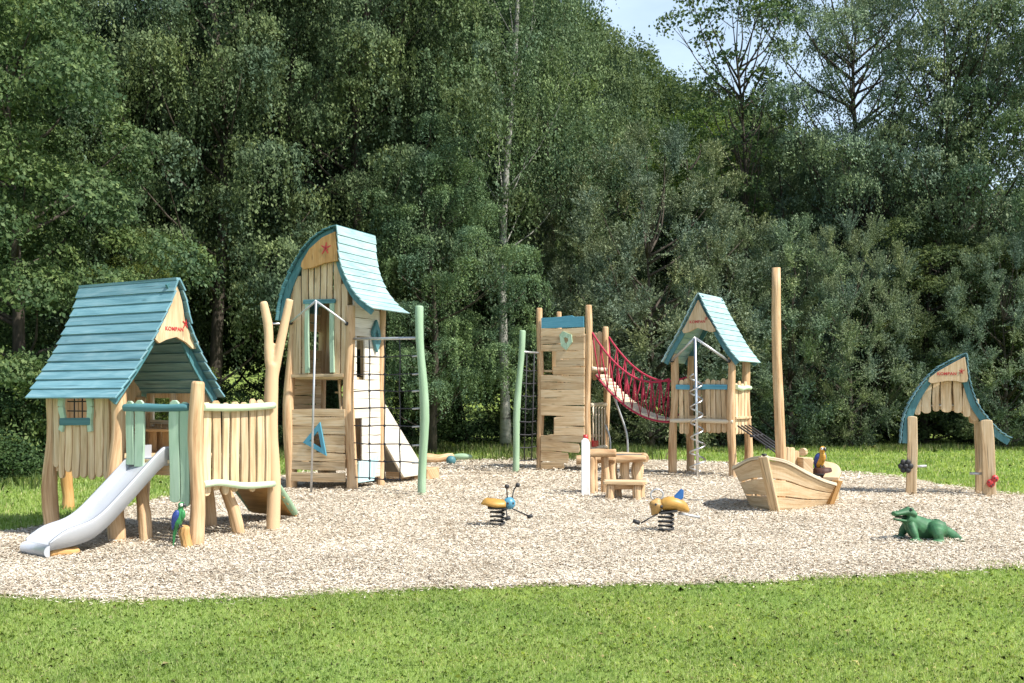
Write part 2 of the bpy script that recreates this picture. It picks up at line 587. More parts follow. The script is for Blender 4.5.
# ================================================================== PLAYHOUSE (left) with slide, porch and ramp
def build_playhouse():
    fr = Frame((-4.43, 11.45), (-.86, .5), (.5, .86))
    u, v = fr.u, fr.v
    t = thing('playhouse', fr(0.2, 0.6, 0), 'robinia log playhouse on posts with teal board roof, white slide and railed porch', 'playhouse')
    P3, P6 = Vector((-3.43, 11.07, 0)), Vector((-2.9, 12.4, 0))

    def post(p0, p1, r0, r1, **k):
        mb = MB()
        mb.log(p0, p1, r0, r1, **k)
        return part('post', mb, M['log'], t)
    e = Vector((0, 0, -.08))
    post(fr(1.13, 0.02, -.08), fr(1.15, .02, 1.70), .085, .075, bow=.025)
    post(fr(-.06, -.03, -.08), fr(.02, .03, 1.72), .098, .08, bow=.03)
    post(fr(0, 1.37, -.08), fr(-.02, 1.28, 1.68), .09, .075, bow=.03)
    post(fr(1.15, 1.35, -.08), fr(1.15, 1.3, 1.62), .085, .075)
    post(P3 + e, P3 + Vector((.03, .02, 1.78)), .083, .076, bow=.035)
    # forked post
    mb = MB()
    q = P6
    mb.log(q + e, q + Vector((0, 0, 2.02)), .080, .080, bow=.02)
    mb.log(q + Vector((.0, .0, 1.9)), q + Vector((-.105, -.02, 2.77)), .062, .05, bow=.02, n=6)
    mb.tube(curve([q + Vector((.01, 0, 1.86)), q + Vector((.07, .01, 2.15)), q + Vector((.14, .02, 2.5)), q + Vector((.205, .02, 2.8))], 8),
            [.066, .062, .06, .058, .056, .054, .051, .049, .046], 12, True, .12)
    fused('forked_post', mb, M['log'], t, .016, 3)
    fp = t.children[-1]
    me = fp.data
    uvl = me.uv_layers.new(name='UVMap')
    org = ORG[t]
    for lp in me.loops:
        c = me.vertices[lp.vertex_index].co
        uvl.data[lp.index].uv = (c.z, (c.x + c.y) * 1.0)
    mb = MB()
    mb.tube([q + Vector((-.09, -.01, 2.5)), q + Vector((.13, .02, 2.5))], .012, 8)
    part('tine_rod', mb, M['steel'], t)
    # the three walls
    side = MB()
    x = 0.085
    i = 0
    while x < 1.08:
        w = R.uniform(.10, .16)
        if x + w > 1.1:
            w = 1.1 - x
        c = x + w / 2
        zt, zb = 1.62, R.uniform(.66, .80)
        if .42 < c < .84:
            zt = 1.33
        side.plank(fr(c, -.01, zt), fr(c + R.uniform(-.01, .01), -.01, zb), u, v * .032, w - .012, 0, 1.0, .008, .06)
        x += w
    part('side_wall', side, M['wood'], t, .005)
    fw = None
    for c, s in ((.40, -1), (.86, 1)):
        wf = MB()
        pts = curve([(c, 1.66), (c + .03 * s, 1.5), (c - .015, 1.36), (c + .03 * s, 1.22)], 6)
        for k in range(6):
            wf.plank(fr(pts[k][0], -.045, pts[k][1]), fr(pts[k + 1][0], -.045, pts[k + 1][1]), u, v * .028, .10 - .006 * k)
        fw = part('window_jamb', wf, M['mint'], t)
    sl = MB()
    sl.plank(fr(.36, -.05, 1.335), fr(.90, -.05, 1.325), Z, v * .03, .085, .3, .3)
    part('window_sill', sl, M['trim'], fw, .005)
    br = MB()
    for zz in (1.45, 1.56):
        br.tube([fr(.44, -.01, zz), fr(.82, -.01, zz)], .008, 6)
    for cc in (.56, .70):
        br.tube([fr(cc, -.01, 1.33), fr(cc, -.01, 1.64)], .008, 6)
    part('window_bars', br, M['black'], fw)
    back = MB()
    x = .03
    while x < 1.3:
        w = R.uniform(.11, .16)
        w = min(w, 1.33 - x)
        c = x + w / 2
        top = 1.66 + max(0, .75 - abs(c - .67)) * 1.25
        if False:
            back.plank(fr(1.17, c, .72), fr(1.17, c, 1.18), v, u * .03, w - .01, .5, 0, .005)
            back.plank(fr(1.17, c, 1.5), fr(1.17, c, top), v, u * .03, w - .01, 0, 0, .005)
        else:
            back.plank(fr(1.17, c, .72 + R.uniform(-.04, .04)), fr(1.17, c, top), v, u * .03, w - .01, 1, 0, .006)
        x += w
    part('back_wall', back, M['wood'], t, .005)
    bf = MB()
    bf.plank(fr(.52, 1.295, 1.29), fr(.95, 1.295, 1.30), Z, v * .03, .05)
    for c in (.545, .925):
        bf.plank(fr(c, 1.298, 1.24), fr(c, 1.298, 1.66), u, v * .03, .045)
    part('window_frame', bf, M['pale'], t)
    bn = MB()
    bn.plank(fr(.15, 1.19, 1.2), fr(1.05, 1.19, 1.2), v, Z * .035, .22)
    bn.plank(fr(.35, 1.24, .92), fr(.35, 1.24, 1.185), u, v * .03, .12)
    bn.plank(fr(.85, 1.24, .92), fr(.85, 1.24, 1.185), u, v * .03, .12)
    part('shelf_seat', bn, M['wood'], t, .005)
    far = MB()
    x = .1
    while x < 1.05:
        w = R.uniform(.11, .16)
        w = min(w, 1.07 - x)
        c = x + w / 2
        if .58 < c < .92:
            far.plank(fr(c, 1.33, 1.60), fr(c, 1.33, 1.66), u, v * .03, w - .01)
            far.plank(fr(c, 1.33, 1.30), fr(c, 1.33, .74), u, v * .03, w - .01, 0, 1, .006)
        else:
            far.plank(fr(c, 1.33, 1.66), fr(c, 1.33, .74), u, v * .03, w - .01, 0, 1, .006)
        x += w
    part('side_wall', far, M['wood'], t, .005)
    # floor
    fl = MB()
    x = -.80
    while x < 1.12:
        w = .14
        fl.plank(fr(x + w / 2, max(.0, -.2 * (x + .1)), .90), fr(x + w / 2, 1.42, .90), u, Z * .04, w - .008)
        x += w
    part('deck', fl, M['wood'], t, .004)
    bm_ = MB()
    for vv in (.22, 1.26):
        bm_.plank(fr(-.74, vv, .81), fr(1.14, vv, .81), Z, v * .06, .13)
    bm_.plank(fr(1.06, .02, .805), fr(1.06, 1.36, .805), Z, u * .05, .12)
    part('joist', bm_, M['wood'], t)
    # roof: symmetrical S-curved slopes
    L = [(.67, 2.96), (.585, 2.72), (.38, 2.36), (.12, 1.98), (-.19, 1.585)]
    Rr = [(.67, 2.96), (.76, 2.76), (.83, 2.45), (1.02, 2.07), (1.36, 1.6)]
    roof_slope(fr, L, -.27, 1.5, 12, M['roof'], t, -1, uend=1.3)
    roof_slope(fr, Rr, -.27, 1.5, 12, M['roof'], t, 1, uend=1.3)
    mb = MB()
    mb.plank(fr(-.25, .67, 2.985), fr(1.49, .67, 2.985), v, Z * .03, .06)
    part('ridge_cap', mb, M['roof'], t)
    for prof, inw in ((L, 1), (Rr, -1)):
        bargeboard(fr, prof, -.16, .10, .09, M['trim'], t, inw)
    # gable sign
    o = [(.655, 2.90), (.585, 2.66), (.40, 2.34), (.36, 2.27), (.42, 2.225), (.52, 2.27), (.67, 2.31), (.82, 2.25), (.92, 2.18), (1.0, 2.19), (1.01, 2.27), (.90, 2.36), (.81, 2.45), (.755, 2.72), (.69, 2.90)]
    mb = MB()
    mb.prism(o, fr.o - u * .22, v, Z, u * .04)
    sg = part('gable_sign', mb, M['wood'], t, .004)
    lettering('KOMPAN', fr(-.223, .635, 2.40), v, Z, -u, .265, M['red'], sg)
    emblem(fr(-.223, .80, 2.475), v, Z, -u, .10, M['red'], sg)
    # slide gate: blue bar and mint boards
    A, B = fr(-.06, .0, 0), P3
    g = (B - A).normalized()
    gn = Vector((g.y, -g.x, 0))
    gl = (B - A).length
    mb = MB()
    mb.log(A + g * .07 + Z * 1.49, B - g * .07 + Z * 1.50, .045, .045, bow=.006, n=6, seg=12)
    part('gate_bar', mb, M['trim'], t)
    ld = MB()
    for s_, zt, zb, w in ((.15, 1.57, .86, .10), (.28, 1.58, .84, .12)):
        ld.plank(A + g * s_ + gn * .0 + Z * zb, A + g * s_ + Z * zt, g, gn * .03, w, 0, 1, .006)
    part('gate_board', ld, M['mint'], t, .005)
    ld = MB()
    for s_, zt, zb, w in ((gl - .26, 1.58, .46, .13), (gl - .125, 1.56, .42, .115)):
        ld.plank(A + g * s_ + Z * zb, A + g * s_ + Z * zt, g, gn * .03, w, .6, 1, .008)
    part('gate_board', ld, M['mint'], t, .005)
    # porch rail on the right: boards with two pale rails
    d = (P6 - P3).normalized()
    dn = Vector((d.y, -d.x, 0))
    ln = (P6 - P3).length
    rb = MB()
    x = .11
    while x < ln - .16:
        w = R.uniform(.14, .19)
        rb.plank(P3 + d * (x + w / 2) + Z * R.uniform(.49, .57), P3 + d * (x + w / 2 + R.uniform(-.012, .012)) + Z * R.uniform(1.545, 1.60), d, dn * .03, w - .042, 1, 1, .006)
        x += w
    part('rail_board', rb, M['wood'], t, .005)
    for pts, r in (([(0.06, 1.50), (.7, 1.49), (ln - .06, 1.51)], .041), ([(.06, .66), (.35, .66), (.8, .59), (ln - .06, .565)], .038)):
        mb = MB()
        c = curve(pts, 10)
        mb.tube([P3 + d * p[0] + dn * .06 + Z * p[1] for p in c], r, 12, True, .08)
        part('porch_rail', mb, M['lime'], t)
    # ramp behind the porch
    rp = MB()
    a0, a1 = fr(-.78, 1.42, .88), fr(-.05, 1.42, .88)
    b0, b1 = Vector((-2.86, 13.5, .05)), Vector((-3.55, 13.95, .05))
    for k in range(9):
        f = (k + .5) / 9
        rp.plank(a0.lerp(b0, f), a1.lerp(b1, f), (b0 - a0), ((b0 - a0).cross(a1 - a0)).normalized() * .03, .158)
    r_ = part('ramp', rp, M['oil'], t, .004)
    for p0, p1 in ((a0, b0), (a1, b1)):
        mb = MB()
        mb.log(p0 + Z * .03, p1 + Z * .03, .045, .045, bow=.006)
        part('ramp_rail', mb, M['green'], r_)
    # slide
    s0 = Vector((-3.95, 11.43, 0))
    sd = Vector((-.63, -.775, 0)).normalized()
    sp = Vector((-sd.y, sd.x, 0)) * -1      # to the back left
    if sp.y < 0:
        sp = -sp
    prof = curve([(-.06, .935), (.04, .93), (.14, .89), (.52, .53), (.84, .25), (1.08, .16), (1.36, .13)], 26)
    bed, rl, rr = MB(), MB(), MB()
    hw = .235

    def sweep(mb, section, th):
        n = len(section)
        ids = []
        for p in prof:
            c = s0 + sd * p[0] + Z * p[1]
            ids.append(mb.add([c + sp * a + Z * b for a, b in section]))
        for i in range(len(prof) - 1):
            for k in range(n):
                j = (k + 1) % n
                mb.face((ids[i] + k, ids[i + 1] + k, ids[i + 1] + j, ids[i] + j), [(i, k), (i + 1, k), (i + 1, j), (i, j)], False)
        mb.face(range(ids[0] + n - 1, ids[0] - 1, -1), [(0, 0)] * n)
        mb.face(range(ids[-1], ids[-1] + n), [(0, 0)] * n)
    sweep(bed, [(-hw - .007, -.02), (hw + .007, -.02), (hw + .007, .0), (-hw - .007, .0)], 0)
    sl_ = part('slide', bed, M['slide'], t)
    for sg_ in (1, -1):
        sm = MB()
        s_ = [(sg_ * hw, -.075), (sg_ * (hw + .016), -.075), (sg_ * (hw + .02), .085), (sg_ * (hw + .03), .115), (sg_ * (hw + .022), .135), (sg_ * (hw - .008), .135), (sg_ * (hw - .006), .085)]
        ids = []
        nP = len(prof)
        for ip, p in enumerate(prof):
            h = 1.0 - .82 * max(0, (p[0] - 1.12) / .24) ** 1.6
            if False:
                h = 1.0
            c = s0 + sd * p[0] + Z * p[1]
            ids.append(sm.add([c + sp * a + Z * (b * h if b > 0 else b * min(1, .6 + p[1])) for a, b in s_]))
        n = len(s_)
        for i in range(nP - 1):
            for k in range(n):
                j = (k + 1) % n
                sm.face((ids[i] + k, ids[i + 1] + k, ids[i + 1] + j, ids[i] + j), [(0, 0)] * 4, k >= 1 and k <= 4)
        sm.face(range(ids[0] + n - 1, ids[0] - 1, -1), [(0, 0)] * n)
        sm.face(range(ids[-1], ids[-1] + n), [(0, 0)] * n)
        part('slide_cheek', sm, M['slide'], sl_)
    # rounded lip at the exit
    mb = MB()
    lc = s0 + sd * 1.36 + Z * .065
    sec = [lc + sd * (.06 * math.sin(a)) + Z * (.062 * math.cos(a)) for a in np.linspace(0, PI, 9)]
    a_ = mb.add([p + sp * (hw + .02) for p in sec])
    b_ = mb.add([p - sp * (hw + .02) for p in sec])
    for k in range(8):
        mb.face((a_ + k, a_ + k + 1, b_ + k + 1, b_ + k), [(0, 0)] * 4, True)
    mb.face(range(a_, a_ + 9), [(0, 0)] * 9)
    mb.face(range(b_ + 8, b_ - 1, -1), [(0, 0)] * 9)
    part('slide_lip', mb, M['slide'], sl_)
    for k in (1, -1):
        mb = MB()
        c = s0 + sd * 1.13 + sp * .17 * k
        mb.log(c + sd * -.1 + Z * .03, c + sd * .2 + Z * .03, .055, .05, n=4)
        part('slide_foot', mb, M['oil'], sl_)
    # brace below the slide
    mb = MB()
    mb.log(fr(-.35, .12, -.06), fr(-.15, .2, .84), .072, .066, n=5)
    part('post', mb, M['log'], t)
    mb = MB()
    mb.log(P3 + Vector((.24, .95, -.05)), P3 + Vector((.05, .7, .84)), .072, .066, n=5)
    part('post', mb, M['log'], t)


build_playhouse()
s = MB()
c = Vector(((67 - CX) / F * 14.6, 14.6, 0))
s.log(c - Z * .1, c + Z * .68, .085, .08, n=5)
solo('stump', s, M['oil'], c, 'short round wooden post standing in the grass behind the playhouse', 'post')


# ================================================================== TALL TOWER
def build_tower():
    fr = Frame((-3.945, 18.2), (.4, .92), (.92, -.4))
    u, v = fr.u, fr.v
    t = thing('climbing_tower', fr(.5, .62, 0), 'tall narrow wooden play tower with steep bowed teal roof, climbing net and steel pole', 'play tower')

    def post(p0, p1, r0, r1, **k):
        mb = MB()
        mb.log(p0, p1, r0, r1, **k)
        return part('post', mb, M['log'], t)
    post(fr(0, .02, -.08), fr(0, .06, 3.62), .105, .085, bow=.05, n=12)
    post(fr(0, 1.27, -.08), fr(0, 1.24, 3.2), .10, .085, bow=.04, n=12)
    p3 = post(fr(1.0, 1.25, -.08), fr(1.0, 1.3, 3.3), .075, .065, bow=.02, n=12)
    post(fr(1.0, 0, -.08), fr(1.0, 0, 3.3), .09, .08, bow=.03, n=12)
    Lp = [(1.07, 4.56), (.78, 4.48), (.5, 4.31), (.18, 3.93), (-.05, 3.5), (-.13, 3.22), (-.16, 2.98)]
    Rp = [(1.07, 4.56), (1.085, 4.3), (1.12, 4.0), (1.24, 3.68), (1.47, 3.34), (1.78, 3.10)]
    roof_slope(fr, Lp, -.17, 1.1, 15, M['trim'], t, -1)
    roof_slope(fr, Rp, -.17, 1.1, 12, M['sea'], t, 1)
    bargeboard(fr, Lp, -.10, .11, .15, M['trim'], t, 1)
    bargeboard(fr, Rp, -.10, .10, .10, M['trim'], t, -1)

    def topz(x):
        lp = np.array(resample(curve(Lp, 40), 60))
        rp = np.array(resample(curve(Rp, 40), 60))
        if x < 1.05:
            return np.interp(x, lp[::-1, 0], lp[::-1, 1]) - .06
        return np.interp(x, rp[:, 0], rp[:, 1]) - .08
    # facade boards
    fb = MB()
    for c, w, zb in ((.20, .17, 2.02), (.37, .14, 2.02), (.50, .10, 3.28), (.62, .115, 3.28), (.755, .125, 3.28), (.885, .11, 3.28), (1.03, .15, 2.02), (1.18, .13, 2.02)):
        fb.plank(fr(-.06, c, zb), fr(-.06, c, min(topz(c - w / 2), topz(c + w / 2)) - .02), v, u * .032, w - .014, 0, 0, .007)
    part('front_wall', fb, M['wood'], t, .005)
    df = MB()
    for c in (.43, .945):
        df.plank(fr(-.095, c, 2.04), fr(-.095, c, 3.26), v, u * .035, .085, 0, 0, .006)
    d_ = part('door_frame', df, M['mint'], t, .005)
    mb = MB()
    mb.plank(fr(-.105, .36, 3.285), fr(-.105, 1.02, 3.275), Z, u * .04, .075, .3, .3)
    part('lintel', mb, M['trim'], d_, .005)
    mb = MB()
    mb.plank(fr(-.06, .09, 1.99), fr(-.06, 1.17, 1.99), Z, u * .07, .06)
    part('door_sill', mb, M['wood'], d_, .004)
    # interior floors and back boards
    for zz in (1.98, .55):
        fl = MB()
        for k in range(7):
            fl.plank(fr(.05 + k * .14, .1, zz - .03), fr(.05 + k * .14, 1.16, zz - .03), u, Z * .035, .13)
        part('floor', fl, M['wood'], t)
    bb = MB()
    for c, z0, z1 in ((.10, .2, 1.32), (.23, .2, 1.26), (.36, .3, 1.34), (.49, .3, 1.28), (.10, 2.0, 3.4), (.23, 2.0, 3.6), (.36, 2.02, 3.9), (.49, 2.0, 4.0), (.62, 2.0, 4.1), (.62, .5, 1.32), (.76, 2.5, 4.2), (.76, .5, 1.26), (.89, 2.0, 4.2), (.89, .4, 1.28), (1.02, 1.9, 3.9), (1.02, .3, 1.3), (1.15, .3, 1.3), (1.15, 1.9, 3.5)):
        bb.plank(fr(1.02, c, z0), fr(1.02, c, z1), v, u * .03, .12, 0, .6 if z1 < 1.4 else 0, .006)
    part('back_wall', bb, M['wood'], t, .005)
    lw = MB()
    z = .35
    while z < 3.0:
        h = R.uniform(.14, .19)
        if not 2.35 < z < 2.75:
            lw.plank(fr(.06, 0, z + h / 2), fr(.95, 0, z + h / 2), Z, v * .03, h - .01, 0, 0, .006)
        z += h
    part('side_wall', lw, M['wood'], t, .005)
    mb = MB()
    mb.log(fr(.55, .72, .5), fr(.35, .8, 3.15), .035, .028, n=6, seg=8)
    for z in (.9, 1.3, 1.7, 2.1, 2.5):
        mb.tube([fr(.5, .62, z), fr(.5, .95, z)], .018, 8)
    part('inner_ladder', mb, M['wood'], t)
    # lower panel with triangular window
    lp = MB()
    z = .17
    hs = [.17, .15, .16, .14, .17, .15, .16, .14]
    tri = [(.46, .80), (.77, .68), (.69, 1.04)]

    def tri_span(zz):
        xs = []
        for i in range(3):
            a, b = (tri[i], tri[(i + 1) % 3])
            if (a[1] - zz) * (b[1] - zz) < 0:
                f = (zz - a[1]) / (b[1] - a[1])
                xs.append(a[0] + (b[0] - a[0]) * f)
        return (min(xs), max(xs)) if len(xs) == 2 else None
    for i, h in enumerate(hs):
        c = z + h / 2
        tl = -.05 if i == 0 else (.012 if i % 2 else -.01)
        sp = tri_span(c + .02)
        if sp and sp[1] - sp[0] > .06:
            lp.plank(fr(-.075, .08, c - tl / 2), fr(-.075, sp[0] - .0, c), Z, u * .032, h - .008, 0, 0, .004)
            lp.plank(fr(-.075, sp[1] + .0, c), fr(-.075, 1.19, c + tl / 2), Z, u * .032, h - .008, 0, 0, .004)
        else:
            lp.plank(fr(-.075, .07, c - tl / 2 if i else c - .05), fr(-.075, 1.2, c + tl / 2), Z, u * .032, h - .008, 0, 0, .006)
        z += h
    lo = part('lower_panel', lp, M['wood'], t, .005)
    mb = MB()
    tri2 = [(.36, .82), (.84, .60), (.71, 1.18)]
    cx_, cz_ = sum(p[0] for p in tri2) / 3, sum(p[1] for p in tri2) / 3
    inn = [(cx_ + (p[0] - cx_) * .52, cz_ + (p[1] - cz_) * .52) for p in tri2]
    for i in range(3):
        j = (i + 1) % 3
        mb.prism([tri2[i], tri2[j], inn[j], inn[i]], fr.o - u * .125, v, Z, u * .03)
    part('window_frame', mb, M['sky'], lo)
    # gable sign
    mb = MB()
    o = [(1.05, 4.47), (.78, 4.38), (.52, 4.2), (.36, 3.98), (.34, 3.9), (.40, 3.85), (.6, 3.87), (.8, 3.93), (1.0, 3.95), (1.10, 3.96), (1.09, 4.1), (1.065, 4.3)]
    mb.prism(o, fr.o - u * .165, v, Z, u * .05)
    sg = part('gable_sign', mb, M['oil'], t, .005)
    emblem(fr(-.168, .86, 4.19), v, Z, -u, .19, M['red'], sg)
    # sunlit right wall, with dark openings between the boards
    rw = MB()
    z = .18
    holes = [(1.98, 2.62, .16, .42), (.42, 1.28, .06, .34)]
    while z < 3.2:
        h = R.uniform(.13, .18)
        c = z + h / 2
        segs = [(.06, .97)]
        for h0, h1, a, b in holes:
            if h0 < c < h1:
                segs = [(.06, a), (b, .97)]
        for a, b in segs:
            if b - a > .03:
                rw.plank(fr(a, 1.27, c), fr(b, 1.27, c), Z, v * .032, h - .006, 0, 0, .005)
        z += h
    part('side_wall', rw, M['sunlit_wood'], t, .005)
    mb = MB()
    mb.prism([(.0, .13), (.52, .13), (.72, .58), (.3, .50), (.02, .50)], fr.o + v * 1.325 + u * .1, u, Z, v * .03)
    part('wave_panel', mb, M['aqua'], t, .004)
    mb = MB()
    od = [(.74, 3.0), (.60, 2.78), (.64, 2.62), (.76, 2.42), (.87, 2.62), (.85, 2.8)]
    for i in range(6):
        j = (i + 1) % 6
        f = lambda p, k: (.74 + (p[0] - .74) * k, 2.72 + (p[1] - 2.72) * k)
        mb.prism([od[i], od[j], f(od[j], .4), f(od[i], .4)], fr.o + v * 1.3, u, Z, v * .05)
    part('leaf_ornament', mb, M['trim'], t)
    # fireman's pole
    a = Vector(((311 - CX) / F * 17.15, 17.15, 0))
    top = Vector(((316 - CX) / F * 17.3, 17.3, 3.24))
    mb = MB()
    mb.tube([a - Z * .1, top], .019, 10)
    pl = part('steel_pole', mb, M['galv'], t)
    for q in (fr(-.08, .06, 2.93), fr(-.08, 1.24, 2.88)):
        mb = MB()
        mb.tube([top, top.lerp(q, .93), q], .019, 10)
        part('pole_strut', mb, M['galv'], pl)
        steel_clamp(q, u, M['black'], t)
    # net frame: green post, steel bar and rope grid
    N1 = Vector(((423 - CX) / F * 16.9, 16.9, 0))
    mb = MB()
    mb.log(N1 - Z * .1 + Vector((0, 0, 0)), N1 + Vector((-.04, 0, 3.12)), .075, .066, bow=.045, n=12)
    part('net_post', mb, M['green'], t)
    A, B = fr(0, 1.26, 2.62), N1 + Z * 2.59
    mb = MB()
    mb.tube([A, B], .024, 10)
    part('net_bar', mb, M['galv'], t)
    d = B - A
    d.z = 0
    net = MB()
    zs = [.23, .53, .82, 1.13, 1.43, 1.72, 2.0, 2.3]
    pA, pB = Vector((A.x, A.y, 0)), Vector((B.x, B.y, 0))
    for f in (.27, .48, .69):
        pts = [pA + d * (f + .006 * math.sin(k * 2.1)) + Z * zz for k, zz in enumerate([.2] + zs[1:] + [2.6])]
        net.tube(pts, .010, 6)
    for k, zz in enumerate(zs):
        pts = [pA + d * f + Z * (zz + .012 * math.sin(f * 9 + k)) for f in ((.05, .27, .48, .69) if k in (0, ) else (.05, .27, .48, .69, .96))]
        net.tube(pts, .010, 6)
        for f in (.27, .48, .69):
            net.ball(pA + d * f + Z * zz, .022, seg=8, rings=6)
    nt_ = part('climbing_net', net, M['rope'], t)
    for k, zz in enumerate(zs[1:]):
        mb = MB()
        mb.tube([pA + d * .86 + Z * (zz - .01), pA + d * .96 + Z * zz], .017, 6)
        part('sunlit_rope_end', mb, M['litrope'], nt_)  # ends of the black ropes, sun on them painted as pale grey
    # slide ramp at the back with a broad cheek
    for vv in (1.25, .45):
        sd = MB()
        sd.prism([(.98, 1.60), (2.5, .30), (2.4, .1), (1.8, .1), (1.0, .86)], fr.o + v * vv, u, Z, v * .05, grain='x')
        part('ramp_cheek', sd, M['sunlit_wood'], t, .006)
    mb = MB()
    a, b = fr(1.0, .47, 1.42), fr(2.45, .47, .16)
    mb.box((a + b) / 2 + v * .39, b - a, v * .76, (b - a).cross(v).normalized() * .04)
    part('ramp', mb, M['sunlit_wood'], t)
    mb = MB()
    mb.box(fr(2.75, .95, .10), u * .5, v * .95, Z * .26)
    part('ramp_step', mb, M['log'], t, .02)


build_tower()
c = G(425, 464)
s = thing('lying_log', c, 'lying peeled log with teal knob and green paddle end by the wood edge', 'log')
mb = MB()
a, b = W(424, 456.5, 24.6), W(453, 459, 25.0)
mb.log(Vector((a.x, a.y, .16)), Vector((b.x, b.y, .14)), .11, .10)
part('trunk', mb, M['log'], s)
mb = MB()
q = G(451, 465)
mb.ball(q + Z * .11, .12)
part('knob', mb, M['trim'], s)
mb = MB()
mb.ball(Vector((b.x + .22, b.y, .17)), .26, (1, .35, .3))
part('paddle', mb, M['green'], s)


# ================================================================== LOOKOUT TOWER (middle)
def build_lookout():
    fr = Frame((.62, 22.75), (.43, .9), (.9, -.43))
    u, v = fr.u, fr.v
    t = thing('lookout_tower', fr(.5, .55, 0), 'roofless log tower clad in horizontal boards with blue band on top', 'play tower')
    for a, b, z, r in ((0, 0, 3.6, .075), (0, 1.15, 3.62, .078), (1.1, 0, 3.6, .072), (1.1, 1.15, 3.22, .08)):
        mb = MB()
        mb.log(fr(a, b, -.08), fr(a, b, z), r, r * .9, bow=.025, n=10)
        part('post', mb, M['log'], t)
    fw = MB()
    z = .04
    k = 0
    while z < 3.10:
        h = R.uniform(.15, .24)
        h = min(h, 3.13 - z)
        c = z + h / 2
        tl = R.uniform(-.03, .03)
        segs = [(.06, 1.09)]
        if 2.16 < c < 2.65:
            segs = [(.36, 1.09)] if c < 2.3 else [(.42, 1.09)]
        if .82 < c < 1.15:
            segs = [(.38, 1.09)]
        if c < .22:
            segs = [(.06, .62)]
        elif c < .44:
            segs = [(.06, .72)]
        elif c < .58:
            segs = [(.06, .98)]
        for a, b in segs:
            fw.plank(fr(-.075, a, c - tl * .5), fr(-.075, b, c + tl * .5), Z, u * .035, h - .007, 0, .25 if b < 1 else 0, .009)
        z += h
    part('front_wall', fw, M['wood'], t, .006)
    mb = MB()
    mb.prism([(.07, 3.14), (1.08, 3.14), (1.08, 3.37), (.86, 3.37), (.80, 3.40), (.32, 3.37), (.07, 3.37)], fr.o - u * .09, v, Z, u * .04, grain='x')
    part('top_band', mb, M['sky'], t, .005)
    mb = MB()
    od = [(.52, 2.98), (.60, 3.06), (.80, 2.98), (.82, 2.82), (.68, 2.64), (.56, 2.74)]
    for i in range(6):
        j = (i + 1) % 6
        f = lambda p, k: (.68 + (p[0] - .68) * k, 2.86 + (p[1] - 2.86) * k)
        mb.prism([od[i], od[j], f(od[j], .35), f(od[i], .35)], fr.o - u * .125, v, Z, u * .035)
    part('leaf_ornament', mb, M['mint'], t)
    mb = MB()
    mb.prism([(.08, 2.14), (.30, 2.14), (.33, 2.42), (.25, 2.5), (.22, 2.66), (.08, 2.68)], fr.o + u * .5, v, Z, u * .03)
    part('inner_board', mb, M['wood'], t)
    mb = MB()
    mb.prism([(.12, .75), (.42, .75), (.40, .98), (.30, 1.0), (.29, 1.2), (.18, 1.12), (.12, 1.1)], fr.o + u * .5, v, Z, u * .03)
    part('inner_board', mb, M['wood'], t)
    for zz in (2.2, .75):
        fl = MB()
        for k in range(7):
            fl.plank(fr(.08 + k * .15, .06, zz), fr(.08 + k * .15, 1.09, zz), u, Z * .04, .14)
        part('floor', fl, M['wood'], t)
    bw = MB()
    for c in (.18, .32, .46, .6, .74, .88, 1.0):
        bw.plank(fr(1.12, c, 2.0 + R.uniform(-.05, .05)), fr(1.12, c, 3.1 + R.uniform(-.05, .05)), v, u * .03, .12, 1, 1, .006)
    part('back_wall', bw, M['wood'], t, .005)
    # play panel of rods on the right-hand side
    for z in (1.45, .5):
        mb = MB()
        mb.log(fr(.02, 1.17, z), fr(1.08, 1.17, z), .045, .045, n=4, seg=10, bow=.004)
        rd = part('chime_beam', mb, M['pale'], t)
    mb = MB()
    for k in range(5):
        x = .18 + k * .18
        mb.tube([fr(x, 1.19, .52), fr(x, 1.19, 1.44)], .022, 8)
    part('chime_bars', mb, M['pale'], rd)
    mb = MB()
    mb.box(fr(.22, 1.2, .60), u * .3, v * .1, Z * .13)
    part('play_block', mb, M['red'], rd, .01)
    mb = MB()
    for uu, zt in ((.42, 3.04), (.60, 3.1)):
        mb.plank(fr(uu, .98, 2.2), fr(uu, .98, zt), u, v * .03, .16, 0, .5, .008)
    part('side_boards', mb, M['wood'], t, .005)
    mb = MB()
    mb.log(fr(.0, 1.17, 2.24), fr(1.1, 1.17, 2.24), .05, .05, n=5, seg=10, bow=.01)
    part('sill_log', mb, M['pale'], t)
    # bent steel pole
    mb = MB()
    q = fr(.9, 1.2, 0)
    c = curve([q + Vector((.05, 0, 2.15)), q + Vector((.25, -.03, 1.5)), q + Vector((.44, -.06, .95)), q + Vector((.5, -.07, .6)), q + Vector((.5, -.07, -.05))], 20)
    mb.tube(c, .024, 10)
    part('bent_pole', mb, M['galv'], t)
    mb = MB()
    c = curve([q + Vector((.0, -.1, 1.0)), q + Vector((.1, -.12, .7)), q + Vector((.1, -.12, .3)), q + Vector((.02, -.1, .05))], 12)
    mb.tube(c, .022, 10)
    part('hand_hoop', mb, M['galv'], t)
    # green post with rope rungs
    N = Vector(((515 - CX) / F * 22.1, 22.1, 0))
    mb = MB()
    mb.log(N - Z * .1, N + Vector((.15, 0, 3.06)), .076, .066, bow=.03, n=10)
    part('net_post', mb, M['green'], t)
    T = fr(0, 0, 0)
    mb = MB()
    mb.tube([N + Vector((.14, 0, 2.6)), T + Z * 2.6], .022, 8)
    part('net_bar', mb, M['galv'], t)
    net = MB()
    for k in range(8):
        z = .25 + k * .28
        net.tube([N + Vector((.07 + z * .03, 0, z)), N.lerp(T, .55) + Z * (z - .02), T + Z * z - v * .06], .013, 6)
